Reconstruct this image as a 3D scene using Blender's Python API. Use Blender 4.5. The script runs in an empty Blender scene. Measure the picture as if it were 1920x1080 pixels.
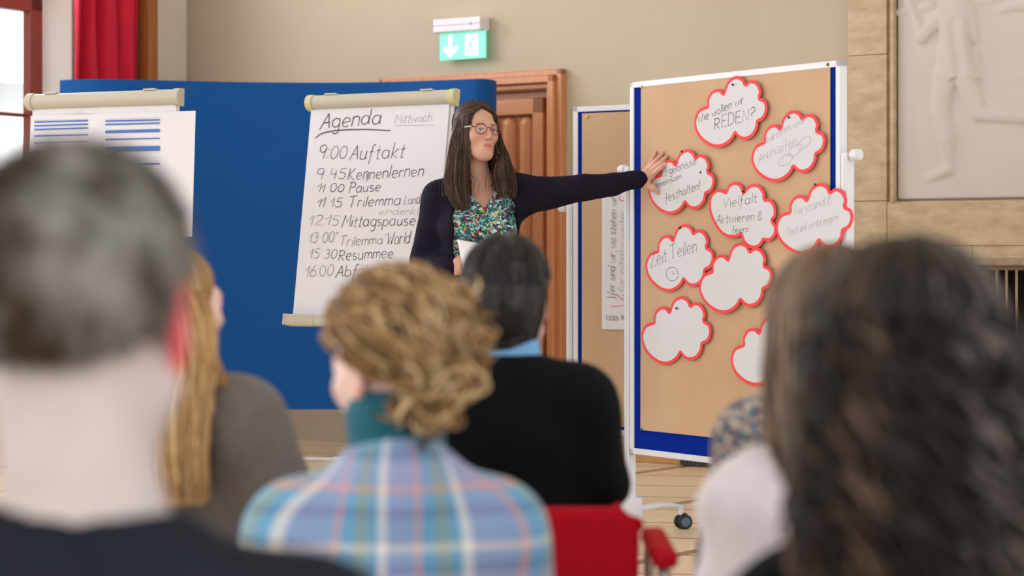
import bpy, bmesh, math, random
import numpy as np
from mathutils import Vector, Matrix, noise as mnoise
random.seed(7)
rng = np.random.default_rng(7)
SC = bpy.context.scene
COL = SC.collection
PI = math.pi
F = 3800.0            # focal length in pixels of the 1920 px wide frame
EYE = 1.13            # height of the lens above the floor
HOR = 480.0           # row of the horizon

# ---------------------------------------------------------------- camera
cd = bpy.data.cameras.new('camera')
cam = bpy.data.objects.new('camera', cd)
COL.objects.link(cam)
cam.location = (0, 0, EYE)
cam.rotation_euler = (PI / 2, 0, 0)
cd.sensor_width = 36.0
cd.sensor_fit = 'HORIZONTAL'
cd.lens = 36.0 * F / 1920.0
cd.shift_y = (HOR - 540.0) / 1920.0
cd.clip_start = 0.05
cd.clip_end = 200
cd.dof.use_dof = True
cd.dof.focus_distance = 8.15
cd.dof.aperture_fstop = 2.9
SC.camera = cam

# ---------------------------------------------------------------- world, daylight, exposure
def s2l(c):
    c = c / 255.0
    return c / 12.92 if c <= 0.04045 else ((c + 0.055) / 1.055) ** 2.4
def rgb(r, g, b):
    return (s2l(r), s2l(g), s2l(b), 1.0)

w = bpy.data.worlds.new('overcast_sky')
SC.world = w
w.use_nodes = True
bg = w.node_tree.nodes['Background']
_t = w.node_tree
_tc = _t.nodes.new('ShaderNodeTexCoord')
_sx = _t.nodes.new('ShaderNodeSeparateXYZ'); _t.links.new(_tc.outputs['Generated'], _sx.inputs[0])
_mr = _t.nodes.new('ShaderNodeMapRange')                 # an overcast sky is brightest overhead
_mr.inputs['From Min'].default_value = 0.05; _mr.inputs['From Max'].default_value = 0.9
_mr.inputs['To Min'].default_value = 1.35; _mr.inputs['To Max'].default_value = 2.3
_t.links.new(_sx.outputs['Z'], _mr.inputs['Value'])
_t.links.new(_mr.outputs['Result'], bg.inputs['Strength'])
bg.inputs['Color'].default_value = (0.875, 0.95, 1.05, 1)

SC.view_settings.view_transform = 'Standard'
SC.view_settings.look = 'None'
SC.view_settings.gamma = 1.0
SC.view_settings.use_curve_mapping = False
SC.view_settings.exposure = 0.22

# the hall: the back wall runs at 33 degrees to the picture, the window wall meets it at the left
WALL_Y0 = 11.59
WT = 0.66
WA = math.atan(WT)
EU = Vector((math.cos(WA), -math.sin(WA), 0))       # along the back wall, to the right
EN = Vector((-math.sin(WA), -math.cos(WA), 0))      # out of the back wall into the hall
EZ = Vector((0, 0, 1))
CORNER = Vector((-2.08, 12.96, 0))

def frame(o, ex, ey, ez=EZ):
    m = Matrix.Identity(4)
    for i, a in enumerate((ex, ey, ez)):
        for k in range(3):
            m[k][i] = a[k]
    for k in range(3):
        m[k][3] = o[k]
    return m

# sun added under the overcast sky to brighten the building across the street
sd = bpy.data.lights.new('facade_fill_sun', 'SUN')
sd.energy = 3.2
sd.angle = math.radians(12)
sd.color = (1.0, 0.97, 0.93)
so = bpy.data.objects.new('facade_fill_sun', sd)
COL.objects.link(so)
_d = (-EU * 0.64 - EZ * 0.77).normalized()
so.rotation_euler = _d.to_track_quat('-Z', 'Y').to_euler()
so.location = (4, 4, 12)

# daylight through the tall windows of the left wall
for i, (s, zc, hh, pw) in enumerate(((1.85, 3.32, 1.05, 55), (3.9, 2.5, 2.6, 66), (6.6, 2.5, 2.6, 60), (9.3, 2.5, 2.6, 60))):
    ld = bpy.data.lights.new('window_daylight', 'AREA')
    ld.shape = 'RECTANGLE'
    ld.size = 1.5
    ld.size_y = hh
    ld.energy = pw
    ld.color = (0.92, 0.97, 1.05)
    lo = bpy.data.objects.new('window_daylight', ld)
    COL.objects.link(lo)
    p = CORNER + EN * s + EU * 0.02 + EZ * zc
    lo.matrix_world = frame(p, EN, EZ, -EU)
# ---------------------------------------------------------------- helpers
def P(px, py, Y):
    return Vector(((px - 960.0) / F * Y, Y, EYE + (HOR - py) / F * Y))

def tag(o, label=None, cat=None, group=None, kind=None):
    if label: o['label'] = label
    if cat: o['category'] = cat
    if group: o['group'] = group
    if kind: o['kind'] = kind
    return o

def thing(name, label, cat, M=None, group=None):
    o = bpy.data.objects.new(name, None)
    COL.objects.link(o)
    if M is not None:
        o.matrix_world = M if isinstance(M, Matrix) else Matrix.Translation(M)
    o.empty_display_size = 0.05
    return tag(o, label, cat, group)

class MB:
    """collects shapes into one bmesh"""
    def __init__(self):
        self.bm = bmesh.new()
    def box(self, lo, hi, bev=0.0, seg=2, M=None):
        r = bmesh.ops.create_cube(self.bm, size=1.0)
        vs = r['verts']
        lo = Vector(lo); hi = Vector(hi)
        for v in vs:
            v.co = Vector([(lo[k] + hi[k]) / 2 + v.co[k] * (hi[k] - lo[k]) for k in range(3)])
        if bev > 0:
            es = list({e for v in vs for e in v.link_edges})
            q = bmesh.ops.bevel(self.bm, geom=es, offset=bev, segments=seg, affect='EDGES', profile=0.5)
            vs = list({v for f in q['faces'] for v in f.verts} | {v for v in vs if v.is_valid})
        if M is not None:
            for v in vs: v.co = M @ v.co
        return self
    def raw(self, verts, faces):
        vs = [self.bm.verts.new(tuple(v)) for v in verts]
        for f in faces:
            try: self.bm.faces.new([vs[i] for i in f])
            except ValueError: pass
        return vs
    def tube(self, pts, rad, n=8, caps=True, flat=1.0):
        pts = [Vector(p) for p in pts]
        if not hasattr(rad, '__len__'): rad = [rad] * len(pts)
        rings = []
        t0 = (pts[1] - pts[0]).normalized()
        a = Vector((0, 0, 1)) if abs(t0.z) < 0.9 else Vector((1, 0, 0))
        nx = t0.cross(a).normalized()
        for i, p in enumerate(pts):
            t = (pts[min(i + 1, len(pts) - 1)] - pts[max(i - 1, 0)]).normalized()
            nx = (nx - t * nx.dot(t)).normalized()
            ny = t.cross(nx)
            rings.append([self.bm.verts.new(p + (nx * math.cos(2 * PI * k / n) + ny * math.sin(2 * PI * k / n) * flat) * rad[i]) for k in range(n)])
        for a_, b_ in zip(rings, rings[1:]):
            for k in range(n):
                self.bm.faces.new((a_[k], a_[(k + 1) % n], b_[(k + 1) % n], b_[k]))
        if caps:
            self.bm.faces.new(rings[0][::-1]); self.bm.faces.new(rings[-1])
        return self
    def cyl(self, p0, p1, r0, r1=None, n=20):
        return self.tube([p0, p1], [r0, r0 if r1 is None else r1], n)
    def lathe(self, prof, M=None, n=24):
        """prof: (radius, z) pairs turned about z"""
        rings = []
        for r, z in prof:
            ring = []
            for k in range(n):
                v = Vector((r * math.cos(2 * PI * k / n), r * math.sin(2 * PI * k / n), z))
                ring.append(self.bm.verts.new(M @ v if M is not None else v))
            rings.append(ring)
        for a_, b_ in zip(rings, rings[1:]):
            for k in range(n):
                self.bm.faces.new((a_[k], a_[(k + 1) % n], b_[(k + 1) % n], b_[k]))
        self.bm.faces.new(rings[0][::-1]); self.bm.faces.new(rings[-1])
        return self
    def prism(self, outline, d0, d1, ax=1):
        """outline of (a, b) in the plane x-z, extruded along y from d0 to d1"""
        def mk(a, b, d):
            return (a, d, b) if ax == 1 else ((a, b, d) if ax == 2 else (d, a, b))
        from mathutils.geometry import delaunay_2d_cdt
        n = len(outline)
        pv, _, pf, *_r = delaunay_2d_cdt([Vector(p) for p in outline], [(i, (i + 1) % n) for i in range(n)], [], 1, 1e-7)
        new = []
        for d in (d0, d1):
            A = [self.bm.verts.new(mk(p[0], p[1], d)) for p in pv]; new += A
            for f in pf:
                try: self.bm.faces.new([A[i] for i in f])
                except ValueError: pass
        A = [self.bm.verts.new(mk(a, b, d0)) for a, b in outline]
        B = [self.bm.verts.new(mk(a, b, d1)) for a, b in outline]
        new += A + B
        for k in range(n):
            self.bm.faces.new((A[k], B[k], B[(k + 1) % n], A[(k + 1) % n]))
        bmesh.ops.remove_doubles(self.bm, verts=new, dist=1e-5)
        return self
    def build(self, name, mat, parent=None, smooth=False, fix=True):
        if fix: bmesh.ops.recalc_face_normals(self.bm, faces=self.bm.faces)
        me = bpy.data.meshes.new(name)
        self.bm.to_mesh(me); self.bm.free()
        if mat is not None: me.materials.append(mat)
        if smooth:
            me.polygons.foreach_set('use_smooth', [True] * len(me.polygons))
            if smooth != 'all':
                try: me.set_sharp_from_angle(angle=math.radians(40))
                except Exception: pass
        o = bpy.data.objects.new(name, me)
        COL.objects.link(o)
        if parent is not None: o.parent = parent
        return o

def np_mesh(name, V, Fc, mat, parent=None, smooth=True, col=None, origin=None):
    me = bpy.data.meshes.new(name)
    V = np.asarray(V, dtype=np.float32)
    if origin is not None: V = V - np.asarray(origin, dtype=np.float32)
    Fc = np.asarray(Fc, dtype=np.int32)
    nf, k = Fc.shape
    me.vertices.add(len(V)); me.vertices.foreach_set('co', V.ravel())
    me.loops.add(nf * k); me.loops.foreach_set('vertex_index', Fc.ravel())
    me.polygons.add(nf)
    me.polygons.foreach_set('loop_start', np.arange(0, nf * k, k, dtype=np.int32))
    me.update(calc_edges=True)
    me.validate()
    if smooth: me.polygons.foreach_set('use_smooth', [True] * len(me.polygons))
    if col is not None:
        a = me.color_attributes.new('tint', 'FLOAT_COLOR', 'POINT')
        c = np.ones((len(V), 4), np.float32); c[:, :3] = col
        a.data.foreach_set('color', c.ravel())
    if mat is not None: me.materials.append(mat)
    o = bpy.data.objects.new(name, me)
    COL.objects.link(o)
    if parent is not None: o.parent = parent
    return o

# ---------------------------------------------------------------- materials
class NT:
    def __init__(self, name):
        self.m = bpy.data.materials.new(name)
        self.m.use_nodes = True
        self.t = self.m.node_tree
        self.b = self.t.nodes['Principled BSDF']
    def n(self, ty, **kw):
        x = self.t.nodes.new(ty)
        for k, v in kw.items():
            if hasattr(x, k): setattr(x, k, v)
            else: x.inputs[k.replace('_', ' ')].default_value = v
        return x
    def l(self, a, b): self.t.links.new(a, b)

def ramp(nt, stops, interp='LINEAR'):
    r = nt.n('ShaderNodeValToRGB')
    r.color_ramp.interpolation = interp
    el = r.color_ramp.elements
    while len(el) > 1: el.remove(el[-1])
    el[0].position = stops[0][0]; el[0].color = stops[0][1]
    for p, c in stops[1:]:
        e = el.new(p); e.color = c
    return r

def mat(name, c, rough=0.6, var=0.0, vs=8.0, bump=0.0, bs=60.0, c2=None, metal=0.0, sheen=0.0, detail=4.0, stretch=None, coat=0.0, spec=None, coords='Object', sub=0.0, trans=0.0):
    nt = NT(name)
    b = nt.b
    b.inputs['Base Color'].default_value = c
    b.inputs['Roughness'].default_value = rough
    b.inputs['Metallic'].default_value = metal
    if spec is not None: b.inputs['Specular IOR Level'].default_value = spec
    if sheen: b.inputs['Sheen Weight'].default_value = sheen; b.inputs['Sheen Roughness'].default_value = 0.5
    if coat: b.inputs['Coat Weight'].default_value = coat
    if sub:
        b.inputs['Subsurface Weight'].default_value = sub
        b.inputs['Subsurface Radius'].default_value = (0.012, 0.005, 0.003)
        b.inputs['Subsurface Scale'].default_value = 1.0
    tc = nt.n('ShaderNodeTexCoord')
    src = tc.outputs[coords]
    if stretch is not None:
        mp = nt.n('ShaderNodeMapping')
        mp.inputs['Scale'].default_value = stretch
        nt.l(src, mp.inputs['Vector']); src = mp.outputs['Vector']
    if var > 0 or c2 is not None:
        nz = nt.n('ShaderNodeTexNoise', Scale=vs, Detail=detail, Roughness=0.6)
        nt.l(src, nz.inputs['Vector'])
        if c2 is None:
            c2 = tuple(min(1, x * (1 + var)) for x in c[:3]) + (1,)
            c1 = tuple(x * (1 - var) for x in c[:3]) + (1,)
        else:
            c1 = c
        r = ramp(nt, [(0.32, c1), (0.68, c2)])
        nt.l(nz.outputs['Fac'], r.inputs['Fac'])
        nt.l(r.outputs['Color'], b.inputs['Base Color'])
    if bump > 0:
        n2 = nt.n('ShaderNodeTexNoise', Scale=bs, Detail=3.0)
        nt.l(src, n2.inputs['Vector'])
        bp = nt.n('ShaderNodeBump', Strength=bump, Distance=0.01)
        nt.l(n2.outputs['Fac'], bp.inputs['Height'])
        nt.l(bp.outputs['Normal'], b.inputs['Normal'])
    return nt.m

def tint_mat(name, rough=0.5, sub=0.0, var=0.0, vs=30.0, spec=0.4, aniso=0.0, bump=0.0, bs=200.0, sheen=0.0):
    """colour comes from the mesh's own 'tint' attribute"""
    nt = NT(name)
    a = nt.n('ShaderNodeVertexColor'); a.layer_name = 'tint'
    out = a.outputs['Color']
    tc = nt.n('ShaderNodeTexCoord')
    if var:
        nz = nt.n('ShaderNodeTexNoise', Scale=vs, Detail=3.0)
        nt.l(tc.outputs['Object'], nz.inputs['Vector'])
        mr = nt.n('ShaderNodeMapRange')
        mr.inputs['From Min'].default_value = 0.3; mr.inputs['From Max'].default_value = 0.7
        mr.inputs['To Min'].default_value = 1 - var; mr.inputs['To Max'].default_value = 1 + var
        nt.l(nz.outputs['Fac'], mr.inputs['Value'])
        mx = nt.n('ShaderNodeVectorMath', operation='SCALE')
        nt.l(out, mx.inputs[0]); nt.l(mr.outputs['Result'], mx.inputs['Scale'])
        out = mx.outputs['Vector']
    nt.l(out, nt.b.inputs['Base Color'])
    nt.b.inputs['Roughness'].default_value = rough
    nt.b.inputs['Specular IOR Level'].default_value = spec
    if sub:
        nt.b.inputs['Subsurface Weight'].default_value = sub
        nt.b.inputs['Subsurface Radius'].default_value = (0.012, 0.005, 0.003)
        nt.b.inputs['Subsurface Scale'].default_value = 1.0
    if sheen: nt.b.inputs['Sheen Weight'].default_value = sheen
    if bump:
        n2 = nt.n('ShaderNodeTexNoise', Scale=bs, Detail=3.0)
        nt.l(tc.outputs['Object'], n2.inputs['Vector'])
        bp = nt.n('ShaderNodeBump', Strength=bump, Distance=0.004)
        nt.l(n2.outputs['Fac'], bp.inputs['Height'])
        nt.l(bp.outputs['Normal'], nt.b.inputs['Normal'])
    return nt.m

# ---------------------------------------------------------------- pen writing: single-stroke letters on a 10 unit cap height
def arc(cx, cy, rx, ry, a0, a1, n=12):
    return [(cx + rx * math.cos(math.radians(a0 + (a1 - a0) * i / n)), cy + ry * math.sin(math.radians(a0 + (a1 - a0) * i / n))) for i in range(n + 1)]
GL = {
 'a': [arc(2.3, 3, 2.3, 3, 50, 400), [(4.6, 6), (4.6, 1.2), (5.3, 0)]],
 'b': [[(0.3, 10), (0, 0)], arc(2.2, 2.9, 2.2, 2.9, 170, -170)],
 'c': [arc(2.4, 3, 2.4, 3, 50, 315)],
 'd': [arc(2.3, 3, 2.3, 3, 30, 390), [(5.0, 10.2), (4.7, 1), (5.2, 0)]],
 'e': [[(0.3, 2.9), (4.4, 3.4)] + arc(2.4, 3, 2.3, 3, 15, 315)],
 'f': [arc(2.6, 8.4, 0.9, 1.8, 30, 170) + [(0.9, -3.4)], [(0, 5.0), (2.8, 5.5)]],
 'g': [arc(2.3, 3.2, 2.3, 2.8, 40, 390), [(4.6, 6), (4.5, -1.8)] + arc(2.7, -2, 1.8, 1.8, 0, -160)],
 'h': [[(0.3, 10), (0, 0)], [(0.1, 3.4)] + arc(2.1, 4.1, 2.0, 1.9, 160, 0) + [(4.1, 0)]],
 'i': [[(0.4, 6), (0.3, 0)], [(0.5, 8.2), (0.6, 8.8)]],
 'k': [[(0.2, 10), (0, 0)], [(3.8, 6), (0.2, 2.6), (4.0, 0)]],
 'l': [[(0.6, 10.2), (0.2, 0)]],
 'm': [[(0.1, 6), (0, 0)], [(0.1, 3.6)] + arc(1.6, 4.3, 1.5, 1.7, 170, 0) + [(3.0, 0)], [(3.1, 3.6)] + arc(4.6, 4.3, 1.5, 1.7, 170, 0) + [(6.1, 0)]],
 'n': [[(0.1, 6), (0, 0)], [(0.1, 3.6)] + arc(2.0, 4.2, 1.9, 1.8, 170, 0) + [(3.9, 0)]],
 'o': [arc(2.4, 3, 2.4, 3, 90, 450)],
 'p': [[(0.1, 6), (-0.2, -4)], arc(2.2, 3, 2.2, 3, 170, -170)],
 'r': [[(0.1, 6), (0, 0)], [(0.1, 3.6)] + arc(1.9, 4.4, 1.8, 1.6, 170, 45)],
 's': [arc(1.9, 4.5, 1.7, 1.5, 40, 250) + arc(1.9, 1.5, 1.9, 1.5, 80, -150)],
 't': [[(1.5, 9.5), (1.2, 1.2)] + arc(2.0, 1.1, 0.8, 1.1, 180, 320), [(0, 6.2), (2.9, 6.6)]],
 'u': [[(0.1, 6), (0, 2)] + arc(1.9, 1.9, 1.9, 1.9, 180, 350) + [(3.9, 6)], [(3.9, 6), (4.0, 1), (4.6, 0)]],
 'v': [[(0, 6), (1.9, 0), (3.8, 6)]],
 'w': [[(0, 6), (1.5, 0), (2.9, 4.6), (4.3, 0), (5.8, 6)]],
 'z': [[(0, 6), (3.8, 6), (0, 0), (4.2, 0.1)]],
 'A': [[(-0.6, -0.6), (3.4, 10)], [(3.4, 10), (5.2, 0)], [(0.8, 3.6), (4.9, 4.0)]],
 'C': [arc(3.0, 5, 3.0, 5, 50, 310)],
 'D': [[(0.2, 10), (0, 0)], [(-0.6, 10), (1.6, 10)] + arc(1.6, 5, 3.6, 5, 85, -85) + [(-0.4, 0)]],
 'E': [[(4.4, 10), (0.3, 9.9), (0, 0), (4.6, 0.2)], [(0.1, 5), (3.6, 5.3)]],
 'G': [arc(3.0, 5, 3.0, 5, 50, 340) + [(5.6, 4.6), (3.2, 4.6)]],
 'K': [[(0.6, 10), (0, 0)], [(5.2, 10.2), (0.4, 4.6), (5.4, -0.4)]],
 'L': [[(0.7, 10), (0, 0), (4.2, 0.3)]],
 'M': [[(-0.4, -0.4), (1.2, 10), (3.4, 3.4), (6.4, 10.2), (6.8, 0)]],
 'N': [[(0, 0), (0.5, 10), (4.6, 0), (5.4, 10.2)]],
 'P': [[(0.6, 10), (0, -0.3)], [(-0.5, 9.4)] + arc(2.2, 7.4, 2.8, 2.6, 110, -130)],
 'R': [[(0.6, 10), (0, 0)], [(-0.5, 9.4)] + arc(2.0, 7.4, 2.8, 2.6, 110, -120) + [(0.6, 5.0), (5.2, -0.4)]],
 'T': [[(-0.4, 9.6), (6.2, 10.2)], [(3.0, 9.9), (2.5, 0)]],
 'V': [[(0, 10), (2.6, 0), (5.4, 10)]],
 'W': [[(0, 10), (1.7, 0), (3.6, 7), (5.3, 0), (7.4, 10.4)]],
 'Z': [[(0, 9.6), (5, 10), (-0.4, -0.4), (5.2, 0.2)]],
 '0': [arc(2.4, 5, 2.3, 5, 100, 460, 18)],
 '1': [[(-0.8, 5.8), (1.6, 10), (1.2, 0)]],
 '2': [arc(2.2, 7.4, 2.1, 2.5, 160, -30) + [(0, 0.1), (4.6, 0.2)]],
 '3': [arc(2.0, 7.5, 1.9, 2.4, 150, -80) + arc(2.0, 2.6, 2.3, 2.6, 85, -150)],
 '4': [[(0.6, 10), (0, 4.6), (4.4, 4.9)], [(3.6, 8.6), (3.2, 0)]],
 '5': [[(4.2, 10), (0.9, 9.8), (0.6, 5.8)] + arc(1.9, 3.1, 2.3, 3.1, 115, -150)],
 '6': [[(3.4, 10), (1.0, 6.0)] + arc(2.3, 2.8, 2.2, 2.8, 150, 510, 16)],
 '9': [arc(2.3, 7.2, 2.2, 2.7, 30, 380, 16) + [(4.3, 7.4), (3.6, 0)]],
 ':': [[(0.4, 6.6), (0.5, 7.3)], [(0.3, 1.2), (0.4, 1.9)]],
 '!': [[(0.8, 10), (0.4, 3)], [(0.2, 0), (0.3, 0.6)]],
 '?': [arc(2.0, 7.6, 2.0, 2.4, 160, -60) + arc(2.2, 4.2, 1.3, 1.6, 120, 260), [(1.6, -0.4), (1.7, 0.3)]],
 '&': [arc(2.2, 7.8, 1.5, 2.2, -60, 240) + arc(2.2, 2.8, 2.2, 2.8, 130, 400)],
 '(': [arc(3.0, 4.4, 2.6, 6.6, 130, 235)],
 '"': [[(0.4, 10.5), (0.2, 8.6)], [(1.6, 10.5), (1.4, 8.6)]],
 "'": [[(0.4, 10.5), (0.2, 8.6)]],
 '-': [[(0, 4), (2.2, 4.2)]],
 ',': [[(0.6, 0.6), (0.1, -1.4)]],
 '.': [[(0.2, 0), (0.4, 0.6)]],
}
def umlaut(ch):
    g = [list(s) for s in GL[ch]]
    return g + [[(1.0, 8.2), (1.1, 8.9)], [(3.2, 8.2), (3.3, 8.9)]]
GL['ö'] = umlaut('o'); GL['ü'] = umlaut('u')

class Ink:
    """strokes drawn on a sheet: thin raised ribbons, in the sheet's (u, v) plane at depth d"""
    def __init__(self):
        self.v = []; self.f = []
    def stroke(self, pts, wd, taper=True):
        pts = [np.array(p, float) for p in pts]
        if len(pts) < 2: return
        n = len(pts); base = len(self.v)
        for i, p in enumerate(pts):
            t = pts[min(i + 1, n - 1)] - pts[max(i - 1, 0)]
            L = np.hypot(*t)
            t = t / L if L > 1e-9 else np.array([1.0, 0])
            nrm = np.array([-t[1], t[0]])
            ww = wd * 0.37 * ((0.75 + 0.25 * math.sin(PI * (i + 0.5) / n)) if taper else 1.0)
            self.v.append(p + nrm * ww); self.v.append(p - nrm * ww)
        for i in range(n - 1):
            a = base + 2 * i
            self.f.append((a, a + 2, a + 3, a + 1))
    def text(self, s, p0, p1, h, wd, slant=0.16, jit=0.35):
        for w_ in Ink.words(s, p0, p1, h, wd, slant, jit):
            k = len(self.v); self.v += w_.v; self.f += [tuple(i + k for i in f) for f in w_.f]
    @staticmethod
    def words(s, p0, p1, h, wd, slant=0.16, jit=0.35):
        """fit string s between plane points p0 and p1 on the base line, cap height h; one Ink for each word"""
        p0 = np.array(p0, float); p1 = np.array(p1, float)
        d = p1 - p0; L = np.hypot(*d); ex = d / L; ey = np.array([-ex[1], ex[0]])
        x = 0.0; items = []; wi = 0
        for ch in s:
            if ch == ' ': x += 3.2; wi += 1; continue
            g = GL[ch]
            items.append((g, x, wi))
            x += max(p[0] for st in g for p in st) + 1.5
        sx = L / max(x - 1.5, 1e-6); sy = h / 10.0
        out = [Ink() for _ in range(wi + 1)]
        for g, gx, wi in items:
            jy = random.uniform(-jit, jit); jr = random.uniform(0.92, 1.08); js = slant + random.uniform(-0.04, 0.04)
            for st in g:
                q = [p0 + ex * ((gx + a) * sx + (b * jr) * sy * js) + ey * ((b * jr + jy) * sy) for a, b in st]
                out[wi].stroke(q, wd * random.uniform(0.85, 1.15))
        return [o for o in out if o.v]
    def build(self, name, mt, parent, d, label=None):
        """plane: x = u, z = v, the sheet looks along -y"""
        V = [(a[0], d, a[1]) for a in self.v]
        o = np_mesh(name, V, self.f, mt, parent, smooth=False)
        if label: o['label'] = label
        return o

class Plane:
    """an upright or leaning flat board: origin, unit axes u (right) and v (up)"""
    def __init__(self, o, eu, ev):
        self.o = Vector(o); self.eu = Vector(eu).normalized(); self.ev = Vector(ev).normalized()
        self.n = self.eu.cross(self.ev).normalized()     # u x v points to the viewer side
        self.M = frame(self.o, self.eu, -self.n, self.ev)
    def off(self, d):
        return Plane(self.o + self.n * d, self.eu, self.ev)
    def uv(self, px, py):
        d = Vector(((px - 960.0) / F, 1.0, (HOR - py) / F)); c = Vector((0, 0, EYE))
        t = (self.o - c).dot(self.n) / d.dot(self.n)
        q = c + d * t - self.o
        return (q.dot(self.eu), q.dot(self.ev))
    def vh(self, px, py, hpx):
        a = self.uv(px, py); b = self.uv(px, py - hpx)
        return math.hypot(b[0] - a[0], b[1] - a[1])
# ---------------------------------------------------------------- sculpting: smooth union of solids, meshed with surface nets
class SDF:
    def __init__(self, lo, hi, h):
        self.lo = np.array(lo, np.float32); self.h = h
        self.n = np.maximum(((np.array(hi) - self.lo) / h).astype(int) + 2, 4)
        self.d = np.full(self.n, 0.5, np.float32)
    def _sub(self, lo, hi, pad):
        a = np.clip(((np.array(lo) - pad - self.lo) / self.h).astype(int), 0, self.n)
        b = np.clip(((np.array(hi) + pad - self.lo) / self.h).astype(int) + 2, 0, self.n)
        if np.any(b <= a): return None
        sl = tuple(slice(int(a[k]), int(b[k])) for k in range(3))
        ax = [self.lo[k] + self.h * np.arange(a[k], b[k], dtype=np.float32) for k in range(3)]
        return sl, ax[0][:, None, None], ax[1][None, :, None], ax[2][None, None, :]
    def _comb(self, sl, d, k, op):
        c = self.d[sl]
        if op == 'add':
            if k > 0:
                hh = np.maximum(k - np.abs(c - d), 0) / k
                r = np.minimum(c, d) - hh * hh * k * 0.25
            else: r = np.minimum(c, d)
        elif op == 'cut':
            d = -d
            if k > 0:
                hh = np.maximum(k - np.abs(c - d), 0) / k
                r = np.maximum(c, d) + hh * hh * k * 0.25
            else: r = np.maximum(c, d)
        self.d[sl] = r
    def cap(self, p0, p1, r0, r1=None, k=0.02, op='add', sq=None, ax=(0, 1, 0)):
        """tapered capsule; sq<1 flattens it along ax"""
        if r1 is None: r1 = r0
        p0 = np.array(p0, np.float32); p1 = np.array(p1, np.float32)
        R = max(r0, r1) * (max(1.0, sq) if sq else 1.0)
        s = self._sub(np.minimum(p0, p1) - R, np.maximum(p0, p1) + R, max(0.03, k * 1.2, 3 * self.h))
        if s is None: return self
        sl, X, Y, Z = s
        v = p1 - p0; L2 = float(v @ v) + 1e-12
        dx, dy, dz = X - p0[0], Y - p0[1], Z - p0[2]
        t = np.clip((dx * v[0] + dy * v[1] + dz * v[2]) / L2, 0, 1)
        qx, qy, qz = dx - t * v[0], dy - t * v[1], dz - t * v[2]
        rr = r0 + (r1 - r0) * t
        if sq:
            a = np.array(ax, np.float32); a = a / np.linalg.norm(a)
            al = qx * a[0] + qy * a[1] + qz * a[2]
            e = np.sqrt(np.maximum(qx * qx + qy * qy + qz * qz - al * al, 0) + (al / sq) ** 2)
            d = (e - rr) * min(1.0, sq) if sq < 1 else (e - rr)
        else:
            d = np.sqrt(qx * qx + qy * qy + qz * qz) - rr
        self._comb(sl, d, k, op); return self
    def chain(self, pts, rad, k=0.02, op='add', sq=None, ax=(0, 1, 0)):
        for i in range(len(pts) - 1):
            self.cap(pts[i], pts[i + 1], rad[i], rad[i + 1], k if i == 0 else min(k, 0.012) if k > 0 else 0, op, sq, ax)
        return self
    def ell(self, c, r, R=None, k=0.02, op='add'):
        c = np.array(c, np.float32); r = np.array(r, np.float32)
        m = float(r.max())
        s = self._sub(c - m, c + m, max(0.03, k * 1.2, 3 * self.h))
        if s is None: return self
        sl, X, Y, Z = s
        X = X - c[0]; Y = Y - c[1]; Z = Z - c[2]
        if R is not None:
            R = np.array(R, np.float32)          # columns: local axes
            X, Y, Z = (X * R[0][0] + Y * R[1][0] + Z * R[2][0], X * R[0][1] + Y * R[1][1] + Z * R[2][1], X * R[0][2] + Y * R[1][2] + Z * R[2][2])
        k0 = np.sqrt((X / r[0]) ** 2 + (Y / r[1]) ** 2 + (Z / r[2]) ** 2)
        k1 = np.sqrt((X / r[0] ** 2) ** 2 + (Y / r[1] ** 2) ** 2 + (Z / r[2] ** 2) ** 2) + 1e-6
        self._comb(sl, k0 * (k0 - 1.0) / k1, k, op); return self
    def half(self, p, n, k=0.0):
        """cut away everything on the n side of the plane through p"""
        n = np.array(n, np.float32); n = n / np.linalg.norm(n)
        X, Y, Z = [self.lo[i] + self.h * np.arange(self.n[i], dtype=np.float32) for i in range(3)]
        d = -((X - p[0])[:, None, None] * n[0] + (Y - p[1])[None, :, None] * n[1] + (Z - p[2])[None, None, :] * n[2])
        self._comb((slice(None),) * 3, d, k, 'cut'); return self
    def wrinkle(self, amp, fx, seed=0):
        r = np.random.default_rng(seed)
        X, Y, Z = [self.lo[i] + self.h * np.arange(self.n[i], dtype=np.float32) for i in range(3)]
        for q in range(5):
            f = r.normal(size=3) * np.array(fx); ph = r.uniform(0, 6.28)
            self.d += (amp / 2.2) * np.sin((X * f[0])[:, None, None] + (Y * f[1])[None, :, None] + (Z * f[2])[None, None, :] + ph).astype(np.float32)
        return self
    def mesh(self, biggest=True):
        d = self.d
        d[0], d[-1] = 0.5, 0.5; d[:, 0], d[:, -1] = 0.5, 0.5; d[:, :, 0], d[:, :, -1] = 0.5, 0.5
        ins = d < 0
        n = d.shape
        c = np.zeros(tuple(x - 1 for x in n), np.uint8)
        for i in (0, 1):
            for j in (0, 1):
                for k in (0, 1):
                    c += ins[i:n[0] - 1 + i, j:n[1] - 1 + j, k:n[2] - 1 + k]
        act = (c > 0) & (c < 8)
        idx = np.argwhere(act)
        vid = np.full(c.shape, -1, np.int32); vid[act] = np.arange(len(idx))
        off = np.array([(i, j, k) for i in (0, 1) for j in (0, 1) for k in (0, 1)])
        val = np.stack([d[idx[:, 0] + o[0], idx[:, 1] + o[1], idx[:, 2] + o[2]] for o in off], 1)
        acc = np.zeros((len(idx), 3), np.float32); cnt = np.zeros((len(idx), 1), np.float32)
        for a in range(8):
            for b in range(a + 1, 8):
                if np.abs(off[a] - off[b]).sum() != 1: continue
                va, vb = val[:, a], val[:, b]
                m = (va < 0) != (vb < 0)
                t = np.where(m, va / np.where(m, va - vb, 1), 0)[:, None]
                acc += m[:, None] * (off[a] + t * (off[b] - off[a])); cnt += m[:, None]
        V = self.lo + self.h * (idx + acc / np.maximum(cnt, 1))
        quads = []
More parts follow.
